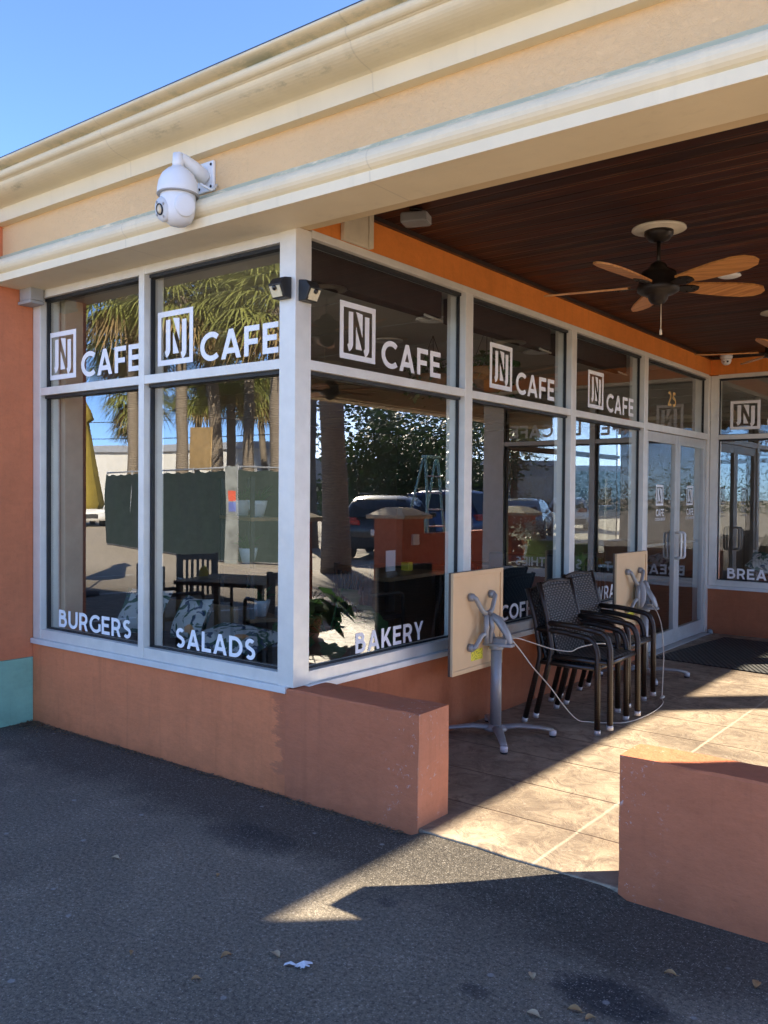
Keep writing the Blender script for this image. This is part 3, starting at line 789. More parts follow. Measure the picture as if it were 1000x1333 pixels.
mb = MB(); mb.lathe([(.0235, .046), (.023, .052), (.012, .0545), (.0, .055)], fc, 20, 0, dv); part('lens', mb, M['lens'], eye)
mb = MB(); mb.lathe([(.062, -.02), (.062, .004), (.056, .010), (.03, .0115), (0, .0115)], (CX+.088, CY-.02, -.215), 26, 0, (.93, -.3, -.08)); part('side_cover', mb, M['white_plastic'], cam_o)
mb = MB(); q = Vector((0, 0, 1)).rotation_difference(dv)
for k in range(4):
    a = 2*PI*k/4 + .4; c = fc + q @ Vector((.046*math.cos(a), .046*math.sin(a), .0445)); mb = MB(); mb.lathe([(.008, 0), (.008, .002), (0, .003)], c, 8, 0, dv); part('infrared_led', mb, M['grey_plastic'], eye)
mb = MB(); mb.tube([(.095, -.014, -.06), (.10, -.06, -.10), (.07, -.12, -.075)], .007, 6); part('cable', mb, M['white_plastic'], cam_o)
mb = MB(); mb.lathe([(.1195, -.139), (.1215, -.142), (.1195, -.146), (.1135, -.146)], (CX, CY, 0), 32); part('seam', mb, M['grey_plastic'], cam_o)

# two small wall lights on the corner post
def post_light(loc, rz, label):
    t = empty('wall_light', loc, rz, label, 'wall light', 'black wall lights on the corner post')
    mb = MB(); mb.prism([(.0, -.055), (.0, .058), (-.052, .050), (-.082, .012), (-.052, -.055)], -.046, .046, 'x')
    # prism axis x: poly is (y, z)
    part('housing', mb, M['black_plastic'], t, .005)
    mb = MB(); n = Vector((0, -.082+.052, .012+.055)); 
    a, b = Vector((0, -.0535, -.049)), Vector((0, -.0800, .003)); off = Vector((0, -.004, -.0018))
    vs = [a+off+Vector((-.036, 0, 0)), a+off+Vector((.036, 0, 0)), b+off+Vector((.036, 0, 0)), b+off+Vector((-.036, 0, 0))]
    mb.add(vs, [(0, 1, 2, 3)]); mb.add([v - off*.9 for v in vs], [(3, 2, 1, 0)])
    part('led_panel', mb, M['led_panel'], t)
    mb = MB(); mb.lathe([(.014, -.002), (.014, .006), (.009, .010), (0, .011)], b + off + Vector((0, .004, -.008)), 14, 0, (0, -.9, -.42)); part('motion_sensor', mb, M['dark_lens'], t)
post_light((-.072, -.001, 2.672), 0, 'black solar wall light on the front face of the corner post')
post_light((.001, .066, 2.660), PI/2, 'black solar wall light on the porch side of the corner post')

# conduit box under the left end of the soffit
t = empty('junction_box', (-2.40, -.055, 2.93), 0, 'grey metal box under the left end of the soffit', 'junction box')
part('housing', MB().box((-.078, -.05, -.035), (.06, .05, .058)), M['grey_plastic'], t, .006)
part('lid', MB().box((-.086, -.058, -.060), (.068, .05, -.037)), M['grey_plastic'], t, .006)
# floodlight box at the porch ceiling
t = empty('floodlight', (.28, .675, 3.199), R(20), 'small grey floodlight box under the plank ceiling by the orange band', 'floodlight')
part('mount', MB().lathe([(.035, 0), (.035, -.012), (.015, -.016), (.015, -.03)], (0, 0, 0), 14), M['bronze'], t)
part('housing', MB().box((-.075, -.06, -.085), (.075, .06, -.028)), plain('floodlight_grey', (.20, .19, .18), .5), t, .01)
part('front_glass', MB().box((.0755, -.05, -.078), (.078, .05, -.035)), M['grey_plastic'], t)

# ceiling fans
def fan(loc, rz, label):
    t = empty('ceiling_fan', loc, rz, label, 'ceiling fan', 'ceiling fans under the porch ceiling')
    part('medallion', MB().lathe([(.0, -.001), (.155, -.001), (.158, -.010), (.140, -.016), (.118, -.014), (.112, -.02), (0, -.02)], (0, 0, 0), 36), M['white_warm'], t)
    part('canopy', MB().lathe([(.085, -.018), (.084, -.04), (.062, -.07), (.03, -.082), (0, -.082)], (0, 0, 0), 24), M['bronze'], t)
    part('downrod', MB().tube([(0, 0, -.07), (0, 0, -.24)], .012, 10), M['bronze'], t)
    part('motor', MB().lathe([(.02, -.20), (.045, -.215), (.055, -.24), (.10, -.262), (.112, -.29), (.112, -.335), (.122, -.345), (.122, -.375), (.095, -.392), (.06, -.402), (.055, -.425), (.04, -.445), (.015, -.455), (0, -.456)], (0, 0, 0), 28), M['bronze'], t)
    part('pull_chain', MB().tube([(.02, .0, -.45), (.02, .0, -.605)], .0028, 5).lathe([(.004, -.60), (.008, -.61), (.009, -.635), (0, -.637)], (.02, 0, 0), 8), M['lens'], t)
    for k in range(5):
        a = R(-24 + 72*k); mb = MB(); mb.xf = Matrix.Rotation(a, 4, 'Z') @ Matrix.Translation((0, 0, -.34)) @ Matrix.Rotation(R(-14), 4, 'X')
        out = [(.17, -.048), (.30, -.066), (.46, -.080), (.58, -.080), (.655, -.060), (.69, -.020), (.69, .02), (.66, .052), (.58, .074), (.46, .076), (.30, .064), (.17, .048)]
        mb.prism(out, -.006, .005)
        b = part('blade', mb, M['blade'], t)
        mb = MB(); mb.xf = Matrix.Rotation(a, 4, 'Z') @ Matrix.Translation((0, 0, -.34)) @ Matrix.Rotation(R(-14), 4, 'X')
        mb.prism([(.10, -.018), (.20, -.045), (.25, -.03), (.26, 0), (.25, .03), (.20, .045), (.10, .018)], -.013, -.0065)
        for x, y in ((.20, -.028), (.20, .028), (.235, 0)): mb.lathe([(.008, 0), (.008, -.004), (0, -.006)], (x, y, -.013), 8)
        part('blade_iron', mb, M['bronze'], b)
    return t
f1 = fan((1.25, 1.81, 3.2), 0, 'ceiling fan with five wooden blades, fully visible under the planks')
dup(f1, (1.25, 4.72, 3.2), R(9), 'ceiling fan cut off by the right edge, farther back under the planks')
dup(f1, (3.75, 1.81, 3.2), R(31), 'ceiling fan outside the picture, street side of the porch near the front beam')
dup(f1, (3.75, 4.72, 3.2), R(50), 'ceiling fan outside the picture, street side of the porch towards the back')
def downlight(x, y, label):
    return tag(MB().lathe([(.0, -.001), (.075, -.001), (.08, -.012), (.06, -.02), (0, -.018)], (0, 0, 0), 24).build('ceiling_light', M['white_plastic'], None, 0, (x, y, 3.2)), label, 'ceiling light', 'round white lights on the porch ceiling')
downlight(1.27, 3.17, 'round white ceiling light behind the nearer fan')
# small dome camera
t = empty('dome_camera', (.205, 6.80, 3.2), 0, 'small white turret camera in the corner of the porch ceiling', 'camera')
part('base', MB().lathe([(.0, -.001), (.068, -.001), (.068, -.03), (.06, -.045), (0, -.045)], (0, 0, 0), 24), M['white_plastic'], t)
part('turret', MB().lathe([(.056, -.043), (.055, -.07), (.045, -.098), (.025, -.114), (0, -.118)], (0, 0, 0), 24), M['white_plastic'], t)
mb = MB()
for sx in (-.018, .018): mb.lathe([(.011, 0), (.011, .006), (0, .008)], (sx+.01, -.043, -.082), 10, 0, (.1, -.9, -.35))
part('lens', mb, M['dark_lens'], t)

# ------------------------------------------------------------------ porch furniture
def uvgrid(name, P, nu, nv, lu, lv, mat, parent, thick):
    """woven panel: P(u, v) -> point, uv in metres"""
    vs = [P(i/nu, j/nv) for j in range(nv+1) for i in range(nu+1)]
    fs = [(j*(nu+1)+i, j*(nu+1)+i+1, (j+1)*(nu+1)+i+1, (j+1)*(nu+1)+i) for j in range(nv) for i in range(nu)]
    me = bpy.data.meshes.new(name); me.from_pydata(vs, [], fs); me.materials.append(mat)
    uv = me.uv_layers.new(name='UVMap')
    for p in me.polygons:
        p.use_smooth = True
        for li, vi in zip(p.loop_indices, p.vertices):
            j, i = divmod(vi, nu+1); uv.data[li].uv = (i/nu*lu, j/nv*lv)
    o = bpy.data.objects.new(name, me); COL.objects.link(o); o.parent = parent
    s = o.modifiers.new('thickness', 'SOLIDIFY'); s.thickness = thick; s.offset = 0
    return o
def make_chair(loc, label, group):
    t = empty('armchair', loc, 0, label, 'chair', group)
    hw = .243
    def bx(u): return .018*(1-(2*u-1)**2)      # backrest curves backwards in the middle
    def P(u, v):
        z = .44 + .46*v
        x = -.125 - .125*v**1.15 - bx(u)*(.3+.7*v)
        y = (u-.5)*2*(hw-.022)
        return (x, y, z + (.016*math.sin(PI*u) if v > .98 else 0))
    uvgrid('backrest', P, 16, 18, .46, .49, M['wicker'], t, .018)
    def Q(u, v):
        x = -.16 + .40*v; y = (u-.5)*2*(hw-.02)
        return (x, y, .438 - .012*math.sin(PI*u)*math.sin(PI*min(1, v*1.1)))
    uvgrid('seat', Q, 14, 12, .46, .40, M['wicker'], t, .022)
    mb = MB()
    fr_ = [(.245, -hw, .43), (.245, hw, .43), (-.165, hw, .43), (-.165, -hw, .43), (.245, -hw, .43)]
    for a, b in zip(fr_[:-1], fr_[1:]): mb.tube([a, b], .016, 8)
    part('seat_frame', mb, M['wrap'], t)
    mb = MB(); top = [P(u/10, 1) for u in range(11)]
    mb.tube([(x-.002, y, z+.004) for x, y, z in top], .014, 8); part('top_rail', mb, M['wrap'], t)
    for s in (-1, 1):
        mb = MB()
        mb.tube(bend([(-.262, s*hw, .03), (-.150, s*hw, .47), (-.190, s*hw, .70), (-.256, s*hw, .925)], .05), .019, 10)
        lg = part('rear_leg', mb, M['wrap'], t)
        part('foot_cap', MB().tube([(-.270, s*hw, .0), (-.2622, s*hw, .0305)], .0215, 10), M['foot'], lg)
        mb = MB()
        mb.tube(bend([(-.176, s*hw, .655), (.0, s*hw, .652), (.225, s*hw, .622), (.262, s*hw, .54), (.266, s*hw, .03)], .06), .0195, 10)
        lg = part('front_leg', mb, M['wrap'], t)
        part('foot_cap', MB().tube([(.2665, s*hw, .0), (.266, s*hw, .0305)], .0225, 10), M['foot'], lg)
    return t
STK = 'wicker armchairs stacked in twos under the porch'
ch = make_chair((.535, 2.285, .0365), 'dark wicker armchair at the bottom of the nearer stack of two', STK)
dup(ch, (.617, 2.287, .082), R(.6), 'dark wicker armchair on top of the nearer stack of two', STK)
dup(ch, (.407, 2.945, .0365), R(-1), 'dark wicker armchair at the bottom of the farther stack of two', STK)
dup(ch, (.480, 2.948, .082), R(-.4), 'dark wicker armchair on top of the farther stack of two', STK)

def make_table(loc, label):
    t = empty('folding_table', loc, 0, label, 'table', 'grey pedestal tables with tops flipped upright')
    bx_ = -.072                                     # board plane, origin at the foot of the pole
    mb = MB(); y0, y1, z0, z1 = -.43, .185, .445, 1.085
    mb.box((bx_-.022, y0, z0), (bx_-.004, y1, z1)); part('table_top', mb, M['table_top_dark'], t, .003)
    mb = MB(); mb.box((bx_-.004, y0+.002, z0+.002), (bx_+.004, y1-.002, z1-.002)); u = part('underside', mb, M['board'], t)
    mb = MB(); w = .03
    for a, b, c, d in ((y0+.001, y1-.001, z0+.001, z0+w), (y0+.001, y1-.001, z1-w, z1-.001), (y0+.001, y0+w, z0+w, z1-w), (y1-w, y1-.001, z0+w, z1-w)):
        mb.box((bx_+.0041, a, c), (bx_+.013, b, d))
    part('edge_lip', mb, M['board'], u, .003)
    mb = MB(); mb.box((bx_+.0042, -.20, .51), (bx_+.0052, -.06, .58)); part('sticker', mb, M['sticker'], u)
    part('column', MB().tube([(0, 0, .05), (0, 0, .595)], [.037, .035], 24), M['grey_metal'], t)
    part('hub', MB().lathe([(.075, .045), (.078, .06), (.06, .075), (.038, .082)], (0, 0, 0), 28), M['grey_metal'], t)
    for a in (10, 100, 190, 280):
        d = Vector((math.cos(R(a-62)), math.sin(R(a-62)), 0)); mb = MB()
        mb.tube([d*.03+Vector((0, 0, .062)), d*.15+Vector((0, 0, .072)), d*.29+Vector((0, 0, .060)), d*.375+Vector((0, 0, .043))], [.036, .031, .025, .022], 10, flat=.5)
        lg = part('base_leg', mb, M['grey_metal'], t)
        e = d*.372; part('leveller', MB().lathe([(.024, .012), (.024, .042), (.012, .046), (0, .046)], e, 14), plain('pale_foot', (.55, .55, .56), .45) if a == 10 else bpy.data.materials['pale_foot'], lg)
        part('rubber_pad', MB().lathe([(.022, .0), (.022, .012), (0, .012)], e, 12), M['black_rubber'], lg)
    # flip mechanism: head plate on the pole, curved carrier and four arms screwed to the board
    mb = MB(); mb.prism([(-.07, -.06), (.05, -.05), (.12, -.02), (.12, .03), (.05, .055), (-.07, .06)], .592, .612); mb.tube([(0, 0, .57), (0, 0, .60)], .046, 20)
    part('head_plate', mb, M['grey_metal'], t, .004)
    mb = MB(); mb.tube([(.10, .01, .612), (.075, .0, .68), (.02, -.01, .76), (-.045, -.03, .795), (-.07, -.06, .80)], [.026, .032, .036, .032, .022], 10, flat=.75)
    mb.box((-.02, -.04, .61), (.09, .045, .645)); part('hinge', mb, M['grey_metal'], t, .004)
    mb = MB(); xa = bx_+.035
    for s, zt in ((-1, .92), (1, .92), (-1, .60), (1, .60)):
        yo = -.10 + s*.125; zb = .83 if zt > .7 else .68
        mb.tube(bend([(xa+.03, -.10+s*.02, zb-.02 if zt > .7 else zb), (xa+.025, -.10+s*.06, zb), (xa+.012, yo, zt), (bx_+.012, yo, zt)], .02), .0155, 8)
        mb.lathe([(.026, 0), (.026, .026), (.02, .034), (0, .034)], (bx_+.0045, yo, zt), 14, 0, (1, 0, 0))
    mb.tube([(xa+.03, -.10-.02, .80), (xa+.035, -.125, .72), (xa+.03, -.10-.02, .62)], .017, 8)
    mb.tube([(xa+.03, -.08, .79), (xa+.04, -.06, .72), (xa+.03, -.08, .62)], .017, 8)
    part('top_carrier', mb, M['grey_metal'], t)
    return t
tb = make_table((.302, 1.585, .0365), 'grey pedestal table with tan top flipped upright, nearest the low wall')
# the second one shows the round plastic hinge covers of its mechanism
t2 = dup(tb, (.350, 4.04, .0365), R(-3), 'grey pedestal table with tan top flipped upright, between chairs and door')
mb = MB()
for s in (-1, 1):
    mb.lathe([(.0, -.014), (.05, -.014), (.062, -.004), (.062, .006), (.05, .014), (0, .014)], (.0, 0, 0), 20, 0, (0, 1, 0))
    mb.v[-6*20:] = [(x*.8 - .005, y + s*.045 - .03, z*1.9 + .72) for x, y, z in mb.v[-6*20:]]
part('hinge_cover', mb, M['grey_plastic'], t2)

# cable threaded through tables and chairs
cb = MB(); rc = .0042
path = [(.33, 1.73, .655), (.374, 1.80, .56), (.418, 1.86, .465), (.493, 1.97, .322), (.545, 2.08, .18), (.585, 2.20, .07), (.631, 2.30, .041), (.752, 2.365, .041), (.839, 2.463, .041), (.872, 2.706, .041), (.868, 2.95, .041), (.83, 3.18, .041), (.77, 3.32, .045), (.755, 3.37, .09), (.74, 3.42, .194), (.708, 3.52, .357), (.65, 3.64, .521), (.577, 3.75, .628), (.476, 3.88, .683), (.41, 3.95, .675)]
def catmull(P, n=6):
    P = [Vector(p) for p in P]; out = []
    for i in range(len(P)-1):
        p0, p1, p2, p3 = P[max(i-1, 0)], P[i], P[i+1], P[min(i+2, len(P)-1)]
        for k in range(n):
            t = k/n
            out.append(.5*((2*p1)+(p2-p0)*t+(2*p0-5*p1+4*p2-p3)*t*t+(3*p1-p0-3*p2+p3)*t**3))
    return out + [P[-1]]
cb.tube(catmull(path), rc, 6)
cb.tube(catmull([(.33, 1.74, .66), (.35, 1.80, .652), (.40, 1.90, .615), (.485, 1.98, .577), (.582, 2.0, .568), (.633, 2.015, .572), (.674, 2.02, .598), (.776, 2.03, .632), (.82, 2.10, .63), (.80, 2.2, .60)]), rc*.9, 6)
cb.lathe([(.010, -.02), (.012, .0), (.010, .02)], (.775, 3.315, .05), 8, 0, (.3, 1, .2))
tag(cb.build('security_cable', M['cable']), 'thin cream security cable looped through tables and chairs', 'cable')

# door mat
mm = MB(); mm.box((-.8, -.86, 0), (.8, .86, .009)); 
o = mm.build('door_mat', M['mat'], None, .003, (.98, 5.72, .0375)); o.rotation_euler.z = R(-6)
tag(o, 'ribbed black rubber mat in front of the glass doors', 'door mat')

# ------------------------------------------------------------------ litter
def dry_leaf(x, y, rz, L, m, label, z=.004):
    mb = MB(); n = 6; vs = []
    for i in range(n+1):
        u = i/n; w = .30*L*math.sin(PI*min(1, u*1.02))**.8; zz = .012*math.sin(PI*u)*(L/.06) 
        vs += [((u-.5)*L, -w, zz+.004), ((u-.5)*L, 0, zz-.001), ((u-.5)*L, w, zz+.006)]
    fs = []
    for i in range(n): fs += [(i*3, (i+1)*3, (i+1)*3+1, i*3+1), (i*3+1, (i+1)*3+1, (i+1)*3+2, i*3+2)]
    mb.add(vs, fs, 0, True); mb.tube([(.5*L, 0, .002), (.72*L, .06*L, .002)], .0009, 4)
    o = mb.build('fallen_leaf', m, None, 0, (x, y, z)); o.rotation_euler.z = rz
    return tag(o, label, 'leaf', 'dry leaves lying on the asphalt')
LV = [(-.07, -1.04, .4, .042, 'leaf_pale', 'pale dry leaf on the asphalt, farthest left of the leaves'),
      (.41, -.88, 2.0, .030, 'leaf_dry', 'small brown dry leaf below the middle of the low wall'),
      (.91, -1.29, 1.3, .045, 'leaf_dry', 'curled brown dry leaf, second to the left of the white scrap'),
      (1.04, -1.18, 2.9, .055, 'leaf_pale', 'pale dry leaf right beside the white paper scrap'),
      (.94, -1.45, .9, .034, 'leaf_dry', 'small brown dry leaf at the very bottom of the left half'),
      (.64, -1.48, 2.3, .030, 'leaf_dry', 'tiny brown dry leaf at the lower left, away from the others'),
      (1.80, -.75, 2.2, .05, 'leaf_pale', 'pale leaf left of the dark oil stain'),
      (1.905, -.94, .1, .05, 'leaf_pale', 'pale flat leaf at the bottom edge left of the oil stain'),
      (1.995, -.84, .3, .052, 'leaf_dry', 'orange brown leaf on the lower rim of the oil stain'),
      (2.05, -.85, 1.0, .04, 'leaf_dry', 'small brown leaf at the bottom edge just right of the orange brown one'),
      (2.157, -.45, .2, .046, 'leaf_dry', 'brown leaf near the foot of the right low wall'),
      (2.403, -.34, 1.6, .055, 'leaf_dry', 'curled brown leaf nearest the right edge of the picture')]
for x, y, rz, L, m, lb in LV: dry_leaf(x, y, rz, L*.85, M[m], lb)
mb = MB()
for a, b, w in (((-.045, .02), (-.01, -.005), .009), ((-.01, -.005), (.045, -.012), .012), ((-.012, -.004), (.012, -.03), .010), ((.0, -.02), (.03, -.028), .008)):
    A, B = Vector((*a, .003)), Vector((*b, .006)); n = (B-A).cross(Vector((0, 0, 1))).normalized()*w
    mid = (A+B)/2 + Vector((0, 0, .008))
    mb.add([A-n, A+n, mid+n*1.1, mid-n*.9, B+n*.6, B-n*.5], [(0, 1, 2, 3), (3, 2, 4, 5)])
o = mb.build('paper_scrap', M['paper'], None, 0, (1.144, -1.176, .003)); o.rotation_euler.z = R(60); tag(o, 'crumpled white paper scrap on the shaded asphalt', 'litter')
# crumbs of leaf and grit collected in the corner by the neighbour wall and along the wall foot
mb = MB(); r3 = random.Random(3)
for k in range(1000):
    if k < 300: x = -2.5 + abs(r3.gauss(0, .16)); y = -.01 - abs(r3.gauss(0, .07))
    else: x = r3.uniform(-2.4, .75); y = -.014 - abs(r3.gauss(0, .03))
    a = r3.uniform(0, PI); l = r3.uniform(.003, .014); w = l*r3.uniform(.3, .7); z = r3.uniform(.002, .012)
    c, s_ = math.cos(a), math.sin(a)
    mb.add([(x-c*l, y-s_*l, z), (x+s_*w, y-c*w, z+r3.uniform(-.001, .006)), (x+c*l, y+s_*l, z), (x-s_*w, y+c*w, z+.003)], [(0, 1, 2, 3)])
tag(mb.build('leaf_crumbs', M['litter']), 'dry leaf crumbs and grit swept against the wall foot', 'litter', kind='stuff')

# ------------------------------------------------------------------ inside the cafe
def cushion(loc, rot, size, m, label, group=None):
    mb = MB(); n = 8; a, b, c = size
    for side in (1, -1):
        vs = []
        for j in range(n+1):
            for i in range(n+1):
                u, v = i/n*2-1, j/n*2-1
                hgt = c*max(0, (1-u**4)*(1-v**4))**.5
                k = 1 - .06*(u*u*v*v)*-1 - .06*(1-abs(u*v))
                vs.append((a*u*k, b*v*k, side*hgt))
        fs = [(j*(n+1)+i, j*(n+1)+i+1, (j+1)*(n+1)+i+1, (j+1)*(n+1)+i)[::side] for j in range(n) for i in range(n)]
        mb.add(vs, fs, 0, True)
    o = mb.build('cushion', m, None, 0, loc); o.rotation_euler = rot
    return tag(o, label, 'cushion', group)
G1 = 'leaf print cushions on the window bench'
t = empty('window_bench', (-1.25, .55, .031), 0, 'dark wooden bench behind the front windows, under leaf print cushions', 'bench')
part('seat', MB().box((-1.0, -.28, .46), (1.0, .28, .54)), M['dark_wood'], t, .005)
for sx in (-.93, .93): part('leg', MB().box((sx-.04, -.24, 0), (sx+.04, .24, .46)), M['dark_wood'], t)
part('backrest', MB().box((-1.0, .285, .50), (-.1, .325, .78)), M['mid_wood'], t, .004)
cushion((-1.93, .50, .76), (R(58), 0, R(14)), (.19, .17, .07), M['cushion'], 'white and green leaf print cushion standing behind the word BURGERS', G1)
cushion((-1.52, .60, .74), (R(66), 0, R(-10)), (.17, .15, .07), M['cushion'], 'leaf print cushion beside the BURGERS one, nearer the mullion', G1)
cushion((-1.0, .52, .66), (R(8), R(4), R(12)), (.26, .2, .07), M['cushion'], 'leaf print cushion lying flat behind the word SALADS', G1)
def dining_table(loc, rz, label, top='dark_wood', L=.75, Wd=.75):
    t = empty('dining_table', loc, rz, label, 'table', 'dining tables of the cafe')
    part('top', MB().box((-L/2, -Wd/2, .715), (L/2, Wd/2, .755)), M[top], t, .006)
    for sx in (-1, 1):
        for sy in (-1, 1): part('leg', MB().box((sx*(L/2-.07), sy*(Wd/2-.07), 0), (sx*(L/2-.02), sy*(Wd/2-.02), .715)), M['dark_wood'], t)
    return t
def dining_chair(loc, rz, label):
    t = empty('dining_chair', loc, rz, label, 'chair', 'dark slatted chairs of the cafe')
    part('seat', MB().box((-.22, -.22, .42), (.22, .22, .46)), M['dark_wood'], t, .006)
    mb = MB()
    for k in range(7): mb.box((-.235, -.18+k*.06-.014, .46), (-.218, -.18+k*.06+.014, .86))
    mb.box((-.245, -.22, .86), (-.21, .22, .92)); part('backrest', mb, M['dark_wood'], t, .004)
    for s in (-1, 1):
        part('rear_leg', MB().box((-.245, s*.22-.02, 0), (-.205, s*.22+.02, .93)), M['dark_wood'], t)
        mb = MB(); mb.tube(bend([(-.21, s*.23, .66), (.20, s*.23, .66), (.22, s*.23, .0)], .06), .018, 8); part('arm', mb, M['dark_wood'], t)
    return t
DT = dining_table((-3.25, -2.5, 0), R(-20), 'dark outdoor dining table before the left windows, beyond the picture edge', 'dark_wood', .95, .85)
c0 = dining_chair((-3.45, -1.85, 0), R(-80), 'dark slatted chair on the window side of the outdoor dining table')
dup(c0, (-2.35, -2.15, 0), R(195), 'dark slatted chair at the street end of the outdoor dining table', 'dark slatted chairs of the cafe')
dup(c0, (-4.2, -2.9, 0), R(20), 'dark slatted chair at the far end of the outdoor dining table', 'dark slatted chairs of the cafe')
dup(c0, (-1.9, 3.05, .031), R(80), 'dark slatted chair nearest the BAKERY window')
dup(c0, (-1.3, 4.35, .031), R(160), 'dark slatted chair right of the table behind the BAKERY window')
dining_table((-2.35, 3.95, .031), R(3), 'wood topped dining table behind the BAKERY window', 'mid_wood', .7, 1.05)
dup(c0, (-1.25, 6.1, .031), R(170), 'dark slatted chair behind the COFFEE window')
dining_table((-2.2, 6.3, .031), 0, 'dark dining table behind the COFFEE window')
t = empty('booth_seat', (-.75, 3.9, .031), 0, 'black high backed booth seat behind the COFFEE window', 'booth')
part('seat', MB().box((-.45, -.6, .0), (.45, .1, .46)), M['dark_wood'], t, .02); part('backrest', MB().box((-.45, .1, .0), (.45, .22, 1.02)), M['black_plastic'], t, .02)
mb = MB(); mb.prism([(.0, -.045), (.06, -.05), (.12, -.03), (.15, .0), (.12, .03), (.06, .05), (0, .045)], 0, .012); mb.xf = Matrix.Translation((-.0, 0, .0)); 
o = mb.build('paper_napkin', M['yellow'], None, 0, (-3.62, -2.38, .760)); o.rotation_euler = (0, R(-50), R(40)); tag(o, 'yellow folded napkin on the outdoor dining table', 'napkin')
o = MB().box((-.05, -.04, 0), (.05, .04, .09)).build('napkin_holder', M['yellow'], None, .006, (-2.35, 4.25, .787)); tag(o, 'yellow holder on the wood topped table behind the BAKERY window', 'napkin holder')
o = MB().box((-.004, -.08, 0), (.004, .08, .22)).build('menu_card', M['vinyl'], None, 0, (-2.42, 4.05, .787)); tag(o, 'white menu card standing on the wood topped table', 'menu')
def plant_leaves(mb, c, n, L, wd, r, up=.8, notch=True, lim=None):
    for k in range(n):
        a = r.uniform(0, 2*PI); el = r.uniform(.15, 1.2)*up; st = Vector((math.cos(a)*math.cos(el), math.sin(a)*math.cos(el), math.sin(el)))
        l0 = r.uniform(.25, .75)*L*1.6; P = Vector(c) + st*l0
        if lim: P = Vector((max(lim[0]+.02, min(lim[1]-.02, P.x)), max(lim[2]+.02, P.y), P.z))
        mb.tube([c, Vector(c)+st*l0*.6+Vector((0, 0, .04)), P], .005, 4)
        d = Vector((st.x, st.y, st.z*.2 - .45)).normalized(); sd = d.cross(Vector((0, 0, 1))).normalized(); nn = sd.cross(d)
        m = 7; l = L*r.uniform(.6, 1.1); vs = []
        for i in range(m+1):
            u = i/m; w = wd*math.sin(PI*u**.75)*(1 if (i % 2 == 0 or not notch) else .72)
            q = P + d*l*u - Vector((0, 0, 1))*.25*l*u*u
            vs += [q + sd*w + nn*w*.25, q, q - sd*w + nn*w*.25]
        fs = []
        for i in range(m): fs += [(i*3, i*3+1, i*3+4, i*3+3), (i*3+1, i*3+2, i*3+5, i*3+4)]
        vs = [Vector((max(lim[0], min(lim[1], p.x)), max(lim[2], p.y), max(.0, p.z))) for p in vs] if lim else vs
        mb.add(vs, fs, 0, True)
def potted(loc, label, n, L, wd, seed, ph=.35, up=.8, lim=1):
    t = empty('potted_plant', loc, 0, label, 'plant', 'potted plants of the cafe')
    part('pot', MB().lathe([(.12, 0), (.17, ph*.9), (.18, ph), (.155, ph), (.15, ph*.9), (0, ph*.9)], (0, 0, 0), 20), M['pot'], t)
    mb = MB(); plant_leaves(mb, (0, 0, ph*.9), n, L, wd, random.Random(seed), up, True, (-2.2-loc[0], -.17-loc[0], .17-loc[1]) if lim else None); part('foliage', mb, M['house_leaf'], t)
    return t
potted((2.95, 3.45, .037), 'big leaved potted plant on the patio, beyond the right edge of the picture', 44, .34, .11, 4, .30, .9, None)
potted((-.85, 1.25, .031), 'leafy plant standing inside behind the BAKERY window', 26, .32, .10, 9, .62, .9)
potted((-2.05, 1.0, .031), 'leafy plant behind the BURGERS window', 18, .28, .09, 12, .3)
def hanging(loc, label, seed):
    t = empty('hanging_plant', loc, 0, label, 'plant', 'hanging baskets inside the cafe')
    part('basket', MB().lathe([(.0, -.52), (.07, -.50), (.13, -.42), (.15, -.34), (.14, -.34), (0, -.36)], (0, 0, 0), 18), M['basket'], t)
    mb = MB()
    for k in range(3): mb.tube([(0, 0, 0), (.14*math.cos(k*2.1), .14*math.sin(k*2.1), -.34)], .003, 4)
    part('chain', mb, M['wire'], t)
    mb = MB(); r = random.Random(seed)
    for k in range(170):
        a = r.uniform(0, 2*PI); q = r.random()**.6; dr = max(0, r.gauss(.05, .16)); p = Vector((math.cos(a)*.25*q, math.sin(a)*.25*q, -.30 + .10*(1-q) - dr*q))
        s = r.uniform(.02, .05); d = Vector((r.gauss(0, 1), r.gauss(0, 1), r.gauss(-.5, .6))).normalized(); e = d.orthogonal().normalized()
        mb.add([p, p+d*s+e*s*.5, p+d*s*2, p+d*s-e*s*.5], [(0, 1, 2, 3)])
    part('foliage', mb, M['house_leaf'], t)
hanging((-1.15, 2.95, 2.98), 'hanging plant in an orange basket behind the first lettered porch transom', 2)
hanging((-.55, 2.85, 2.98), 'trailing hanging plant right behind the first porch mullion', 5)
for nm, y0, y1, lb in (('roller_shade', .20, 1.62, 'dark rolled shade above the BAKERY window'), ('roller_shade', 1.80, 3.24, 'dark rolled shade above the COFFEE window'), ('roller_shade', 3.42, 4.85, 'dark rolled shade above the WRAPS window')):
    t = empty(nm, (-.22, 0, 0), 0, lb, 'shade', 'roller shades above the porch windows')
    part('valance', MB().box((-.06, y0, 2.80), (.05, y1, 2.975)), M['shade'], t, .004)
    part('pull_rod', MB().tube([(.06, y1-.22, 2.785), (.06, y1-.02, 2.775)], .008, 6), M['shade_bar'], t)
t = empty('plant_shelf', (-2.15, 1.75, .031), R(-25), 'dark open shelf inside behind the SALADS window with white pots', 'shelf')
for z in (.55, .95, 1.35): part('board', MB().box((-.42, -.14, z), (.42, .14, z+.03)), M['mid_wood'], t, .003)
for sx in (-.40, .40):
    for sy in (-.12, .12): part('upright', MB().box((sx-.015, sy-.015, 0), (sx+.015, sy+.015, 1.7)), M['black_plastic'], t)
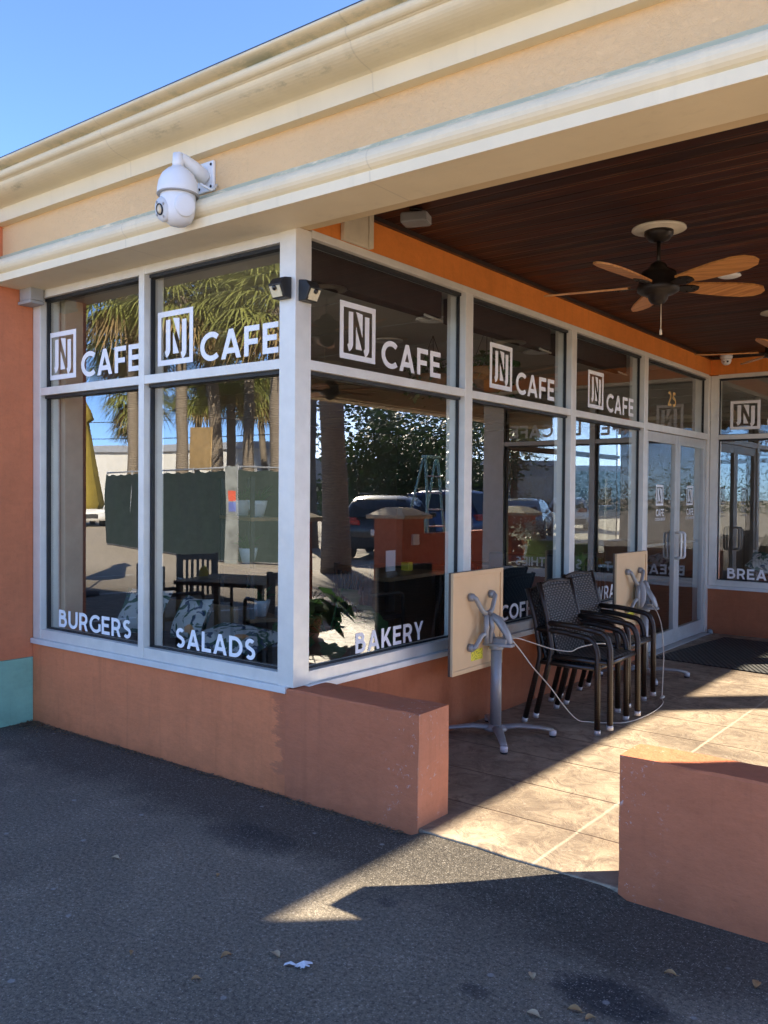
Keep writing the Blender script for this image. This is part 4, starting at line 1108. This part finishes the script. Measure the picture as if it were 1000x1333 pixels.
for k, (dx, z, lb) in enumerate(((-.22, 1.412, 'white jug shaped pot with spiky grass on the top shelf'), (.18, 1.412, 'white bowl pot on the top shelf'), (-.05, 1.012, 'white pot with trailing leaves on the middle shelf'), (.26, .612, 'small white pot on the lowest shelf'))):
    a = R(-25); t = empty('shelf_pot', (-2.15 + dx*math.cos(a), 1.75 + dx*math.sin(a), z), 0, lb, 'pot', 'white pots on the plant shelf')
    part('pot', MB().lathe([(.05, 0), (.075, .10), (.08, .13), (.07, .13), (.06, .09), (0, .09)], (0, 0, 0), 18), M['white_china'], t)
    mb = MB(); r = random.Random(k+40)
    for q in range(26):
        a = r.uniform(0, 2*PI); l = r.uniform(.08, .2); d = Vector((math.cos(a), math.sin(a), r.uniform(.3, 1.6))).normalized()
        mb.tube([(0, 0, .1), d*l*.6+Vector((0, 0, .13)), d*l+Vector((0, 0, .11))], [.008, .006, .001], 4)
    part('foliage', mb, M['house_leaf'], t)
# behind the back porch windows
t = empty('window_bench', (1.45, 7.42, .031), 0, 'dark bench behind the back porch windows', 'bench')
part('seat', MB().box((-1.15, -.22, .60), (1.15, .25, .66)), M['dark_wood'], t, .005); part('base', MB().box((-1.1, -.18, 0), (1.1, .2, .60)), M['dark_wood'], t)
G2 = 'lime cushions behind the back porch windows'
cushion((2.25, 7.34, .83), (R(70), 0, R(5)), (.22, .18, .08), M['lime'], 'lime green cushion behind the SMOOTHIES window, by the corner', G2)
cushion((1.75, 7.36, .82), (R(72), 0, R(-8)), (.24, .17, .08), M['lime'], 'lime green cushion behind the SMOOTHIES window, by the mullion', G2)
cushion((.62, 7.36, .80), (R(35), R(20), R(8)), (.28, .16, .07), M['cushion'], 'pale leaf print cushion behind the BREAKFAST window')
t = empty('flower_vase', (2.45, 7.40, .692), 0, 'white flower bouquet in a vase by the corner of the back porch windows', 'flowers')
part('vase', MB().lathe([(.05, 0), (.07, .08), (.05, .18), (.06, .22), (.045, .22), (0, .05)], (0, 0, 0), 16), M['white_china'], t)
mb = MB(); r = random.Random(1)
for k in range(320):
    p = Vector((r.gauss(0, .11), r.gauss(0, .09), .40 + r.gauss(0, .10))); d = Vector((r.gauss(0, 1), r.gauss(0, 1), r.gauss(.3, 1))).normalized(); e = d.orthogonal().normalized(); s = .022
    mb.add([p, p+d*s+e*s, p+d*s*2, p+d*s-e*s], [(0, 1, 2, 3)])
part('blossoms', mb, M['flower'], t)
t = empty('coffee_machine', (.55, 9.6, .031), 0, 'black coffee machine on a counter far behind the BREAKFAST window', 'machine')
part('counter', MB().box((-.5, -.35, 0), (1.6, .35, .9)), M['mid_wood'], t, .01); part('body', MB().box((-.3, -.25, .905), (.3, .25, 1.35)), M['black_plastic'], t, .02)
part('spout', MB().tube([(0, -.251, 1.2), (0, -.33, 1.15), (0, -.33, 1.08)], .02, 8), M['galv'], t); part('panel', MB().box((-.2, -.254, 1.22), (.2, -.251, 1.32)), M['galv'], t)
def picture(loc, w, h_, label, c):
    t = empty('framed_picture', loc, 0, label, 'picture', 'framed pictures on the inner wall')
    mb = MB(); b = .025
    for q in ((-w, -h_, -w+b, h_), (w-b, -h_, w, h_), (-w+b, -h_, w-b, -h_+b), (-w+b, h_-b, w-b, h_)): mb.box((q[0], -.03, q[1]), (q[2], 0, q[3]))
    part('frame', mb, M['black_plastic'], t); part('print', MB().box((-w+b, -.012, -h_+b), (w-b, -.004, h_-b)), c, t)
t = empty('partition', (0, 0, 0), 0, 'pale partition wall deep inside behind the back porch windows', 'wall')
part('panel', MB().box((-.1, 11.2, .03), (2.7, 11.3, 2.9)), plain('partition_paint', (.40, .38, .33), .8), t)
picture((.95, 11.195, 1.75), .22, .18, 'dark framed print on the partition behind the BREAKFAST window, upper', plain('print_red', (.35, .06, .07), .5, 0, .5, 14, obj=True))
picture((1.05, 11.195, 1.25), .24, .20, 'dark framed print on the partition behind the BREAKFAST window, lower', plain('print_pale', (.5, .5, .45), .5, 0, .4, 14, obj=True))

# ------------------------------------------------------------------ porch edge on the street side (seen in the glass)
def pillar(loc, label):
    t = empty('porch_pillar', loc, 0, label, 'pillar', 'terracotta pillars with stone caps along the porch edge')
    part('shaft', MB().box((-.30, -.30, -.04), (.30, .30, 1.16)), M['terracotta_dark'], t, .008)
    mb = MB(); b = mb.add([(-.40, -.40, 1.16), (.40, -.40, 1.16), (.40, .40, 1.16), (-.40, .40, 1.16), (-.41, -.41, 1.22), (.41, -.41, 1.22), (.41, .41, 1.22), (-.41, .41, 1.22), (-.16, -.16, 1.345), (.16, -.16, 1.345), (.16, .16, 1.345), (-.16, .16, 1.345)],
        [(3, 2, 1, 0), (0, 1, 5, 4), (1, 2, 6, 5), (2, 3, 7, 6), (3, 0, 4, 7), (4, 5, 9, 8), (5, 6, 10, 9), (6, 7, 11, 10), (7, 4, 8, 11), (8, 9, 10, 11)])
    part('cap', mb, M['cap_stone'], t, .006)
    part('outlet_box', MB().box((-.34, -.06, .72), (-.301, .10, .90)), M['vinyl'], t, .004)
    return t
p0 = pillar((5.52, 8.55, .036), 'terracotta pillar with stone cap beside the parked crossover')
dup(p0, (5.52, 5.75, .036), 0, 'terracotta pillar with stone cap nearest the street front, reflected at the left of the BAKERY window')
dup(p0, (5.52, 12.6, .036), 0, 'terracotta pillar with stone cap at the far end of the low wall')
tag(MB().box((5.42, 8.86, -.04), (5.62, 12.28, .93)).build('low_wall', M['terracotta_dark'], None, .008), 'low terracotta wall along the street side of the porch between two pillars', 'low wall')
t = empty('step_ladder', (6.5, 10.95, 0), R(10), 'pale teal step ladder standing outside the porch edge', 'ladder')
for s in (-1, 1):
    part('front_rail', MB().tube([(-.22*1, s*.30, 0), (0, s*.16, 2.35)], .03, 6), M['ladder'], t); part('rear_rail', MB().tube([(.75, s*.32, 0), (.06, s*.17, 2.3)], .024, 6), M['ladder'], t)
mb = MB()
for k in range(1, 7):
    u = k/7.2; mb.box((-.22*(1-u)-.04, -.30+.14*u, 2.35*u), (-.22*(1-u)+.05, .30-.14*u, 2.35*u+.025))
part('treads', mb, M['galv'], t)
part('top_cap', MB().box((-.07, -.19, 2.33), (.10, .19, 2.38)), M['ladder'], t, .01)

# ------------------------------------------------------------------ across the lot (seen in the glass)
def fan_crown(seed, n=58, green=True):
    """sabal palm crown: fan leaves on stalks; drooping blades"""
    r = random.Random(seed); g = MB(); d_ = MB()
    for k in range(n):
        az = k*2.39996 + r.uniform(-.2, .2); u = k/n
        el = R(84 - 118*u + r.uniform(-10, 10)); mb = d_ if u > .86 else g
        st = Vector((math.cos(az)*math.cos(el), math.sin(az)*math.cos(el), math.sin(el)))
        L = r.uniform(.95, 1.35)*(1 if u < .86 else .7)
        a = Vector((0, 0, 0)); b = st*L - Vector((0, 0, .22*L*math.cos(el)))
        mb.tube([a, (a+b)/2+Vector((0, 0, .06)), b], [.022, .016, .012], 4)
        sd = st.cross(Vector((0, 0, 1)))
        sd = sd.normalized() if sd.length > .1 else Vector((1, 0, 0))
        ax = (b-a).normalized(); nb = 19
        for q in range(nb):
            f = (q/(nb-1)-.5)*2; an = f*R(88)
            dd = (ax*math.cos(an) + sd*math.sin(an)).normalized(); l = r.uniform(1.05, 1.4)*(1.05-.25*abs(f))
            wv = dd.cross(sd.cross(ax)).normalized()*.034; dr = r.uniform(.4, .8)
            vs = []
            for i, (t, w) in enumerate(((.03, .5), (.4, 1), (.75, .7), (1, .08))):
                p = b + dd*l*t - Vector((0, 0, 1))*l*dr*t**2.4; vs += [p + wv*w, p - wv*w]
            mb.add(vs, [(0, 2, 3, 1), (2, 4, 5, 3), (4, 6, 7, 5)])
    return g, d_
def palm_proto(seed, H, lean, r0, r1, name='palm_tree'):
    t = empty(name, (0, 0, 0)); r = random.Random(seed)
    pts = []; rad = []
    for i in range(13):
        u = i/12; pts.append((lean[0]*u*u + .05*math.sin(u*6+seed), lean[1]*u*u + .05*math.cos(u*5+seed), H*u - .05)); rad.append((r0*(1-u)+r1*u)*(1+r.uniform(-.05, .05)) + (.08*(1-u)**9))
    mb = MB(); mb.tube(pts, rad, 14); part('trunk', mb, M['trunk'], t)
    g, d = fan_crown(seed); top = Vector(pts[-1])
    o = part('crown', g, M['palm_leaf'], t); o.location = top; o = part('dead_fronds', d, M['palm_dead'], t); o.location = top
    return t
PG = 'palms across the parking lot'
PA = palm_proto(1, 8.0, (.2, .1), .20, .17); PA.location = (-19.6, -15.2, 0); tag(PA, 'tall straight pale trunked palm behind the left part of the green fence', 'palm', PG)
PB_ = palm_proto(2, 8.2, (-.5, .2), .24, .20); PB_.location = (-20.0, -17.2, 0); tag(PB_, 'tall dark leaning palm behind the plywood board on the fence', 'palm', PG)
PC = palm_proto(3, 6.9, (-.35, -.1), .22, .19); PC.location = (-14.1, -14.2, 0); tag(PC, 'tall palm behind the right part of the green fence', 'palm', PG)
for src, loc, rz, s, lb in ((PA, (-22.1, -15.2, 0), 2.0, 1.06, 'tall palm farthest left, its crown hanging over the words CAFE'),
        (PC, (-27.6, -26, 0), 1.1, .95, 'shorter palm between two tall trunks behind the fence'),
        (PB_, (-31.6, -26, 0), 4.0, .78, 'short dark palm left of the plywood board'),
        (PC, (-36.6, -26, 0), 2.7, 1.0, 'short palm over the white building, left'),
        (PA, (-38.5, -27.5, 0), .7, .70, 'lowest palm over the white building, at the left'),
        (PC, (-24.4, -22, 0), 5.2, .98, 'palm right of the plywood board with a dark trunk'),
        (PA, (-16.4, -19, 0), 3.9, .9, 'palm at the right edge of the SALADS window'),
        (PA, (-12.4, -16.5, 0), 3.3, .86, 'palm hidden behind the corner post in the reflection'),
        (PB_, (-29.0, -31, 0), 2.2, .9, 'distant palm between the fence and the pale gable'),
        (PA, (-17.6, -16.4, 0), 2.6, .97, 'tall palm just right of the plywood board'),
        (PC, (-26.0, -18.5, 0), 4.4, 1.1, 'tall palm left of the mullion, behind the white building end'),
        (PB_, (-33.5, -33.0, 0), 5.5, .85, 'distant palm over the middle of the white building'),
        (PC, (-18.6, -24.5, 0), 1.7, .92, 'palm with a hanging skirt at the right, behind the fence corner'),
        (PC, (-22.0, -30, 0), .2, 1.02, 'distant palm over the pale gable')):
    dup(src, loc, rz, lb, PG, s)
t = palm_proto(5, 9.2, (.25, -.35), .25, .21); t.location = (8.35, 10.15, 0); tag(t, 'thick dark palm trunk standing by the street side of the porch', 'palm')
t2_ = dup(PA, (14.2, 15.9, 0), 1.0, 'palm farther along the street side, left of the thick trunk', 'palms along the street', .85)
dup(PC, (15.5, 30.5, 0), .4, 'short palm far along the street behind the COFFEE window reflection', 'palms along the street', .62)
dup(PB_, (21.5, 41.0, 0), .4, 'farthest palm along the street', 'palms along the street', .7)

# construction fence with green screens
def fence_panel(a, b, label, seed, rail=True):
    A, B = Vector((*a, 0)), Vector((*b, 0)); d = B-A; L = d.length; ang = math.atan2(d.y, d.x)
    t = empty('screened_fence', A, ang, label, 'fence', 'green screened fence panels across the lot'); r = random.Random(seed)
    nu, nv = int(L*7), 12; P = []
    for j in range(nv+1):
        for i in range(nu+1):
            u, v = i/nu*L, j/nv
            sag = .05*abs(math.sin(u*PI/.62))*(v == 1)
            P.append((u, .035*math.sin(u*2.3+seed)*math.sin(v*PI) + .02*math.sin(u*7+v*4), 0.06 + 2.08*v - sag))
    mb = MB(); mb.add(P, [(j*(nu+1)+i, j*(nu+1)+i+1, (j+1)*(nu+1)+i+1, (j+1)*(nu+1)+i) for j in range(nv) for i in range(nu)], 0, True)
    part('screen', mb, M['screen'], t)
    for k in range(max(2, int(L/1.6)+1)):
        x = L*k/max(1, int(L/1.6)); part('post', MB().tube([(x, -.05, 0), (x, -.05, 2.22)], .024, 8), M['galv'], t)
    part('top_rail', MB().tube([(0, -.05, 2.19), (L, -.05, 2.19)], .021, 8), M['galv'], t)
    part('bottom_rail', MB().tube([(0, -.05, .05), (L, -.05, .05)], .021, 8), M['galv'], t)
    return t
fence_panel((-19.6, -12.35), (-15.7, -11.25), 'green screened fence panel at the left, in front of the white building', 1)
fence_panel((-15.65, -11.24), (-11.75, -10.12), 'green screened fence panel with small yard things showing through it', 2)
fence_panel((-11.35, -10.08), (-8.2, -12.9), 'green screened fence panel running away right of the corner post', 3)
t = empty('fence_gatepost', (-11.55, -10.08, 0), R(-20), 'pale taped gate post with a small red and blue notice at the fence corner', 'post')
part('post', MB().box((-.17, -.06, 0), (.17, .02, 2.2)), plain('gatepost_wrap', (.20, .215, .21), .6, 0, .35, 3), t, .01)
part('notice', MB().box((-.10, .0205, 1.42), (.10, .024, 1.66)), plain('notice_red', (.52, .09, .05), .6), t); part('notice', MB().box((-.10, .0205, 1.18), (.10, .024, 1.40)), plain('notice_blue', (.10, .13, .36), .6), t)
o = MB().box((-.62, -.01, 0), (.62, .01, 1.05)).build('plywood_board', M['plywood'], None, .004, (-13.6, -10.86, 2.18)); o.rotation_euler = (0, R(3), R(16)); tag(o, 'tan plywood board propped above the green fence', 'board')
t = empty('white_building', (0, 0, 0), 0, 'long low white building with a grey roof edge behind the fence', 'building')
mb = MB(); mb.xf = Matrix.Translation((-47, -34, 0)) @ Matrix.Rotation(R(-8), 4, 'Z'); mb.box((-14, -8, 0), (12, 0, 4.4)); part('wall', mb, M['white_wall'], t)
mb = MB(); mb.xf = Matrix.Translation((-47, -34, 0)) @ Matrix.Rotation(R(-8), 4, 'Z'); mb.box((-14.2, -8.2, 4.4), (12.2, .25, 4.85)); part('roof', mb, M['grey_roof'], t)
t = empty('gabled_house', (0, 0, 0), 0, 'pale gabled house far behind the right end of the fence', 'building')
mb = MB(); mb.xf = Matrix.Translation((-24, -33, 0)) @ Matrix.Rotation(R(30), 4, 'Z'); mb.prism([(-5, 0), (5, 0), (5, 3.2), (0, 4.6), (-5, 3.2)], -4, 4, 'y'); part('wall', mb, plain('pale_green_wall', (.46, .56, .44), .8), t)
mb = MB(); mb.xf = Matrix.Translation((-24, -33, 0)) @ Matrix.Rotation(R(30), 4, 'Z'); mb.prism([(-5.3, 3.15), (0, 4.63), (5.3, 3.15), (5.3, 3.35), (0, 4.85), (-5.3, 3.35)], -4.2, 4.2, 'y'); part('roof', mb, M['grey_roof'], t)
# closed patio umbrella by the neighbour's front
t = empty('patio_umbrella', (-8.78, -4.35, 0), 0, 'closed yellow patio umbrella standing before the neighbouring building', 'umbrella')
part('pole', MB().tube([(0, 0, .05), (0, 0, 3.2)], .022, 10), M['galv'], t)
mb = MB(); n = 26
vs = []; prof = [(.04, 3.1), (.16, 2.86), (.20, 2.72), (.13, 2.66), (.17, 2.4), (.25, 1.9), (.33, 1.42), (.30, 1.34)]
for r_, z in prof:
    for j in range(n):
        a = 2*PI*j/n; k = 1 + .16*math.sin(j*PI)*1 + (.16 if j % 2 else -.1); vs.append((r_*k*math.cos(a), r_*k*math.sin(a), z))
mb.add(vs, [(i*n+j, i*n+(j+1) % n, (i+1)*n+(j+1) % n, (i+1)*n+j) for i in range(len(prof)-1) for j in range(n)], 0, True); part('canopy', mb, M['shaded_yellow_canvas'], t)
part('base', MB().lathe([(.30, 0), (.30, .05), (.05, .09), (.03, .3), (0, .3)], (0, 0, 0), 20), M['black_rubber'], t)
# overhead lines
for k, (za, zb, yo) in enumerate(((6.6, 6.2, 0), (5.7, 5.3, .6))):
    mb = MB(); A, B = Vector((-70, -23-yo, za)), Vector((8, -30-yo, zb)); mb.tube([A.lerp(B, u/12) - Vector((0, 0, 1.0*math.sin(PI*u/12))) for u in range(13)], .022, 5)
    tag(mb.build('power_line', M['wire']), ('upper' if k == 0 else 'lower') + ' overhead cable crossing the sky behind the palms', 'cable')
for k, x in enumerate((-70, 8)):
    t = empty('utility_pole', (x, -23 - 7*k-.3, 0), 0, 'grey utility pole at the ' + ('far left' if k == 0 else 'right') + ' end of the overhead cables', 'pole')
    part('pole', MB().tube([(0, 0, 0), (0, 0, 8.2)], [.16, .11], 10), M['bark'], t); part('cross_arm', MB().box((-.06, -.9, 6.9), (.06, .9, 7.05)), M['bark'], t)

# cars
def car(loc, rz, paint, label, L=4.55, Wd=1.86, Hh=1.62):
    t = empty('parked_car', loc, rz, label, 'car', 'cars parked on the lot')
    hw0 = Wd/2; a = L/2
    def hw(z): return hw0*(.90 if z < .3 else 1.0 if z < .9 else 1.0 - .27*((z-.9)/(Hh-.9))**1.1)
    top = [(-a+.02, .95), (-a+.10, 1.06), (-a+.38, 1.40), (-a+.62, Hh-.05), (-a+1.2, Hh), (-a+2.2, Hh-.01), (-a+2.75, Hh-.10), (a-1.12, 1.04), (a-.6, .98), (a-.15, .86), (a-.02, .66)]
    bot = [(a, .45), (a-.05, .28), (-a+.05, .28), (-a, .45), (-a-.01, .75)]
    pr_ = top + bot; n = len(pr_); mb = MB(); ring = 6
    vs = []
    for s in (-1, -.92, -.5, .5, .92, 1):
        for x, z in pr_:
            k = abs(s); y = s*hw(z)*(1 if k < 1 else 1)
            zz = z - (.0 if k < .9 else .02 if k < 1 else .05)*(1 if z > .5 else -.6); xx = x*(1 if k < .9 else .985 if k < 1 else .965)
            vs.append((xx, y, zz))
    fs = [(i*n+j, i*n+(j+1) % n, (i+1)*n+(j+1) % n, (i+1)*n+j) for i in range(5) for j in range(n)]
    mb.add(vs, fs, 0, True); mb.add(vs[:n], [tuple(range(n))[::-1]]); mb.add(vs[5*n:], [tuple(range(n))])
    part('body', mb, paint, t)
    for s in (-1, 1):
        g = MB()
        for q in ([(-a+.55, 1.06), (-a+.72, 1.42), (-a+1.25, 1.50), (-a+1.25, 1.04)], [(-a+1.33, 1.04), (-a+1.33, 1.50), (-a+2.15, 1.49), (-a+2.15, 1.03)], [(-a+2.23, 1.03), (-a+2.23, 1.48), (-a+2.72, 1.40), (a-1.35, 1.06)]):
            k = [(x*.965, s*(hw(z+.05)+.012), z*Hh/1.62) for x, z in q]; g.add(k, [(0, 1, 2, 3)])
        part('side_window', g, M['car_glass'], t)
        part('mirror', MB().box((a-1.55, s*(hw0-.02), 1.0), (a-1.40, s*(hw0+.16), 1.13)), M['trim'], t, .03)
        part('tail_light', MB().box((-a+.0, s*(hw0-.09), .86), (-a+.30, s*(hw0-.42), 1.04)).box((-a-.02, s*(hw0-.10), .86), (-a+.1, s*(hw0-.5), .98)), M['red_light'], t, .02)
        part('headlight', MB().box((a-.30, s*(hw0-.06), .66), (a-.03, s*(hw0-.46), .80)), M['head_light'], t, .02)
        part('roof_rail', MB().tube([(-a+.8, s*(hw0*.66), Hh-.03), (-a+.9, s*hw0*.66, Hh+.045), (-a+2.4, s*hw0*.66, Hh+.03), (-a+2.55, s*hw0*.66, Hh-.06)], .018, 6), M['trim'], t)
        for x in (-a+.85, a-.9):
            w = part('wheel', MB().lathe([(.20, -.10), (.32, -.10), (.345, -.06), (.345, .06), (.32, .10), (.20, .10)], (x, s*(hw0-.10), .345), 24, 0, (0, 1, 0)), M['tyre'], t)
            rm = MB(); rm.lathe([(.21, .06), (.21, .105), (.17, .09), (.05, .075), (0, .08)] if s > 0 else [(.21, -.06), (.21, -.105), (.17, -.09), (.05, -.075), (0, -.08)], (x, s*(hw0-.10), .345), 10, 0, (0, 1, 0)); part('rim', rm, M['rim'], w)
            ac = MB(); ac.lathe([(.33, 0), (.40, 0), (.40, .012), (.33, .012)], (x, s*(hw0-.005)-.006, .36), 22, 0, (0, 1, 0)); part('arch', ac, M['trim'], t)
    rw = MB(); q = [(-a+.06, 1.05), (-a+.58, Hh-.10)]
    rw.add([(q[0][0]-.03, -hw(1.1)*.86, q[0][1]), (q[0][0]-.03, hw(1.1)*.86, q[0][1]), (q[1][0]-.06, hw(1.5)*.84, q[1][1]), (q[1][0]-.06, -hw(1.5)*.84, q[1][1])], [(0, 1, 2, 3)]); part('rear_window', rw, M['car_glass'], t)
    ws = MB(); ws.add([(a-1.10, -hw(1.1)*.88, 1.06), (a-1.10, hw(1.1)*.88, 1.06), (-a+2.80, hw(1.5)*.86, Hh-.10), (-a+2.80, -hw(1.5)*.86, Hh-.10)], [(0, 1, 2, 3)]); part('windshield', ws, M['car_glass'], t)
    part('bumper', MB().box((-a-.04, -hw0+.1, .32), (-a+.12, hw0-.1, .56)), M['trim'], t, .03); part('number_plate', MB().box((-a-.045, -.16, .62), (-a-.012, .16, .76)), M['vinyl'], t)
    part('grille', MB().box((a-.06, -.5, .40), (a+.012, .5, .60)), M['trim'], t, .02)
    return t
car((10.6, 15.1, 0), R(62), carpaint('navy_black_paint', (.010, .014, .024)), 'black crossover with red tail lights just outside the porch', 4.5, 1.86, 1.58)
car((12.4, 19.6, 0), R(5), carpaint('blue_paint', (.02, .055, .16)), 'blue sport utility car parked behind the black crossover', 4.8, 1.92, 1.76)
car((13.5, 13.2, 0), R(55), carpaint('charcoal_paint', (.03, .032, .035)), 'charcoal car left of the thick palm trunk', 4.6, 1.84, 1.5)
car((13.0, 27.0, 0), R(70), carpaint('silver_paint', (.42, .43, .44)), 'silver car far along the street side', 4.5, 1.82, 1.5)
car((15.5, 36.0, 0), R(65), carpaint('white_paint', (.72, .72, .70)), 'white car farthest along the street side', 4.5, 1.85, 1.55)
car((-33.5, -20.5, 0), R(25), carpaint('white_paint_far', (.75, .75, .74)), 'white car at the left end of the green fence', 4.6, 1.85, 1.5)

# leafy trees behind the cars
def broad_tree(loc, seed, H, rad, n, label, low=1.5, group=None):
    t = empty('leafy_tree', loc, 0, label, 'tree', group); r = random.Random(seed); mb = MB()
    mb.tube([(0, 0, -.05), (.1, .05, low*.7), (.0, .1, low*1.3)], [.22, .17, .13], 10); tips = []
    for k in range(11):
        a = k*2.4; e = r.uniform(.2, 1.2); l = rad*r.uniform(.55, 1.0); p = Vector((math.cos(a)*math.cos(e)*l, math.sin(a)*math.cos(e)*l, low + (H-low)*.5*math.sin(e)*1.3)); tips.append(p)
        mb.tube([(0, .1, low*r.uniform(.8, 1.25)), p*.55 + Vector((0, 0, low*.4)), p], [.10, .06, .02], 6)
    part('trunk', mb, M['bark'], t)
    lf = MB(); cl = tips + [Vector((r.gauss(0, rad*.55), r.gauss(0, rad*.55), r.uniform(low, H))) for _ in range(46)]
    for k in range(n):
        c = r.choice(cl); p = c + Vector((r.gauss(0, 1), r.gauss(0, 1), r.gauss(0, .8)))*rad*.17
        if p.z < low*.55: continue
        d = Vector((r.gauss(0, 1), r.gauss(0, 1), r.gauss(-.3, .7))).normalized(); e = d.orthogonal().normalized()*r.uniform(.05, .085); s = r.uniform(.08, .14)
        lf.add([p, p+d*s+e, p+d*s*2.1, p+d*s-e], [(0, 1, 2, 3)])
    part('crown', lf, M['tree_leaf'], t); return t
TG = 'leafy trees behind the parked cars'
broad_tree((17.6, 24.6, 0), 4, 5.6, 2.9, 16000, 'dense leafy tree behind the black crossover, left of the two', 1.0, TG)
broad_tree((19.6, 31.0, 0), 8, 5.2, 2.7, 14000, 'dense leafy tree behind the blue car, right of the two', 1.0, TG)
broad_tree((24.5, 24.0, 0), 11, 3.6, 2.4, 4500, 'low bushy tree farther back between the trunk and the crossover', .7, TG)
# far side of the street
def far_building(name, loc, sz, rz, m, label):
    t = empty(name, loc, rz, label, 'building', 'low buildings far along the street'); x, y, z = sz
    part('wall', MB().box((-x/2, -y/2, 0), (x/2, y/2, z)), m, t); part('roof', MB().box((-x/2-.3, -y/2-.3, z+.002), (x/2+.3, y/2+.3, z+.45)), M['grey_roof'], t)
    for k in range(int(x/3)):
        xx = -x/2+1.5+k*3
        if xx + .7 < x/2: w = part('window', MB().box((xx-.75, -y/2-.03, .9), (xx+.75, -y/2-.002, 2.3)), M['car_glass'], t); part('frame', MB().box((xx-.8, -y/2-.05, .8), (xx+.8, -y/2-.002, .895)), M['vinyl'], w)
far_building('far_shop', (40, 58, 0), (22, 10, 4.0), R(-40), M['far_wall'], 'grey low shop far along the street')
far_building('far_shop', (30, 66, 0), (14, 9, 3.6), R(-30), M['teal_wall'], 'teal low shop far along the street')
far_building('far_shop', (62, 40, 0), (20, 10, 3.4), R(-55), M['white_wall'], 'white low shop far across the street')
t = empty('street_sign', (17.2, 35.0, 0), R(-35), 'white notice board on two posts along the street', 'sign')
for sx in (-.9, .9): part('post', MB().tube([(sx, 0, 0), (sx, 0, 2.6)], .05, 8), M['galv'], t)
part('board', MB().box((-1.2, -.04, 1.3), (1.2, .04, 2.55)), M['white_wall'], t)
# a hedge line of far trees round the lot
fm = MB(); r = random.Random(21)
for k in range(60000):
    a = r.uniform(0, 2*PI); d = r.uniform(70, 84); hgt = 3.2 + 1.6*math.sin(a*9) + 1.1*math.sin(a*23+1)
    p = Vector((math.cos(a)*d, math.sin(a)*d, abs(r.gauss(0, .55))*hgt)); q = Vector((r.gauss(0, 1), r.gauss(0, 1), r.gauss(0, .8))).normalized(); e = q.orthogonal().normalized()*r.uniform(.07, .13); s = r.uniform(.10, .2)
    fm.add([p, p+q*s+e, p+q*s*2, p+q*s-e], [(0, 1, 2, 3)])
tag(fm.build('far_treeline', M['tree_leaf']), 'far line of trees and bushes round the lot', 'trees', kind='stuff')

# ------------------------------------------------------------------ light, sky, camera
AZ, EL = R(42), R(26.3)
SUN, SKY, EXPO = 3.8, .09, 2.88
sd = Vector((math.cos(EL)*math.cos(AZ), math.cos(EL)*math.sin(AZ), math.sin(EL)))
sl = bpy.data.lights.new('sun', 'SUN'); sl.energy = SUN; sl.angle = R(.53); sl.color = (1, .88, .69)
so = bpy.data.objects.new('sun', sl); COL.objects.link(so); so.rotation_euler = sd.to_track_quat('Z', 'Y').to_euler(); so.location = (20, 20, 30)
wd = bpy.data.worlds.new('World'); SC.world = wd; wd.use_nodes = True
nt = wd.node_tree; sky = nt.nodes.new('ShaderNodeTexSky'); sky.sky_type = 'NISHITA'; sky.sun_disc = False
sky.sun_elevation = EL; sky.sun_rotation = PI/2 - AZ; sky.altitude = 0; sky.air_density = .43; sky.dust_density = .3; sky.ozone_density = 4.5
nt.links.new(sky.outputs[0], nt.nodes['Background'].inputs[0]); nt.nodes['Background'].inputs[1].default_value = SKY

cd = bpy.data.cameras.new('camera'); co = bpy.data.objects.new('camera', cd); COL.objects.link(co)
yw, pt, rl = R(37.467), R(-1.152), R(.47)
fw = Vector((-math.sin(yw)*math.cos(pt), math.cos(yw)*math.cos(pt), math.sin(pt))); rt = Vector((math.cos(yw), math.sin(yw), 0)); up = rt.cross(fw)
rt, up = rt*math.cos(rl) + up*math.sin(rl), up*math.cos(rl) - rt*math.sin(rl)
mt = Matrix((rt, up, -fw)).transposed().to_4x4(); mt.translation = (3.1399, -3.3259, 1.6); co.matrix_world = mt
cd.sensor_fit = 'VERTICAL'; cd.sensor_height = 36; cd.lens = 36*1134.72/1333; cd.clip_start = .05; cd.clip_end = 2000
SC.camera = co
vs_ = SC.view_settings; vs_.view_transform = 'Standard'; vs_.look = 'None'; vs_.exposure = EXPO; vs_.gamma = 1
SC.render.engine = 'CYCLES'; cy = SC.cycles
cy.use_denoising = True; cy.max_bounces = 10; cy.diffuse_bounces = 4; cy.glossy_bounces = 6; cy.transmission_bounces = 6; cy.transparent_max_bounces = 24; cy.sample_clamp_indirect = 6
cy.caustics_reflective = False; cy.caustics_refractive = False
SC.render.resolution_x = 768; SC.render.resolution_y = 1024
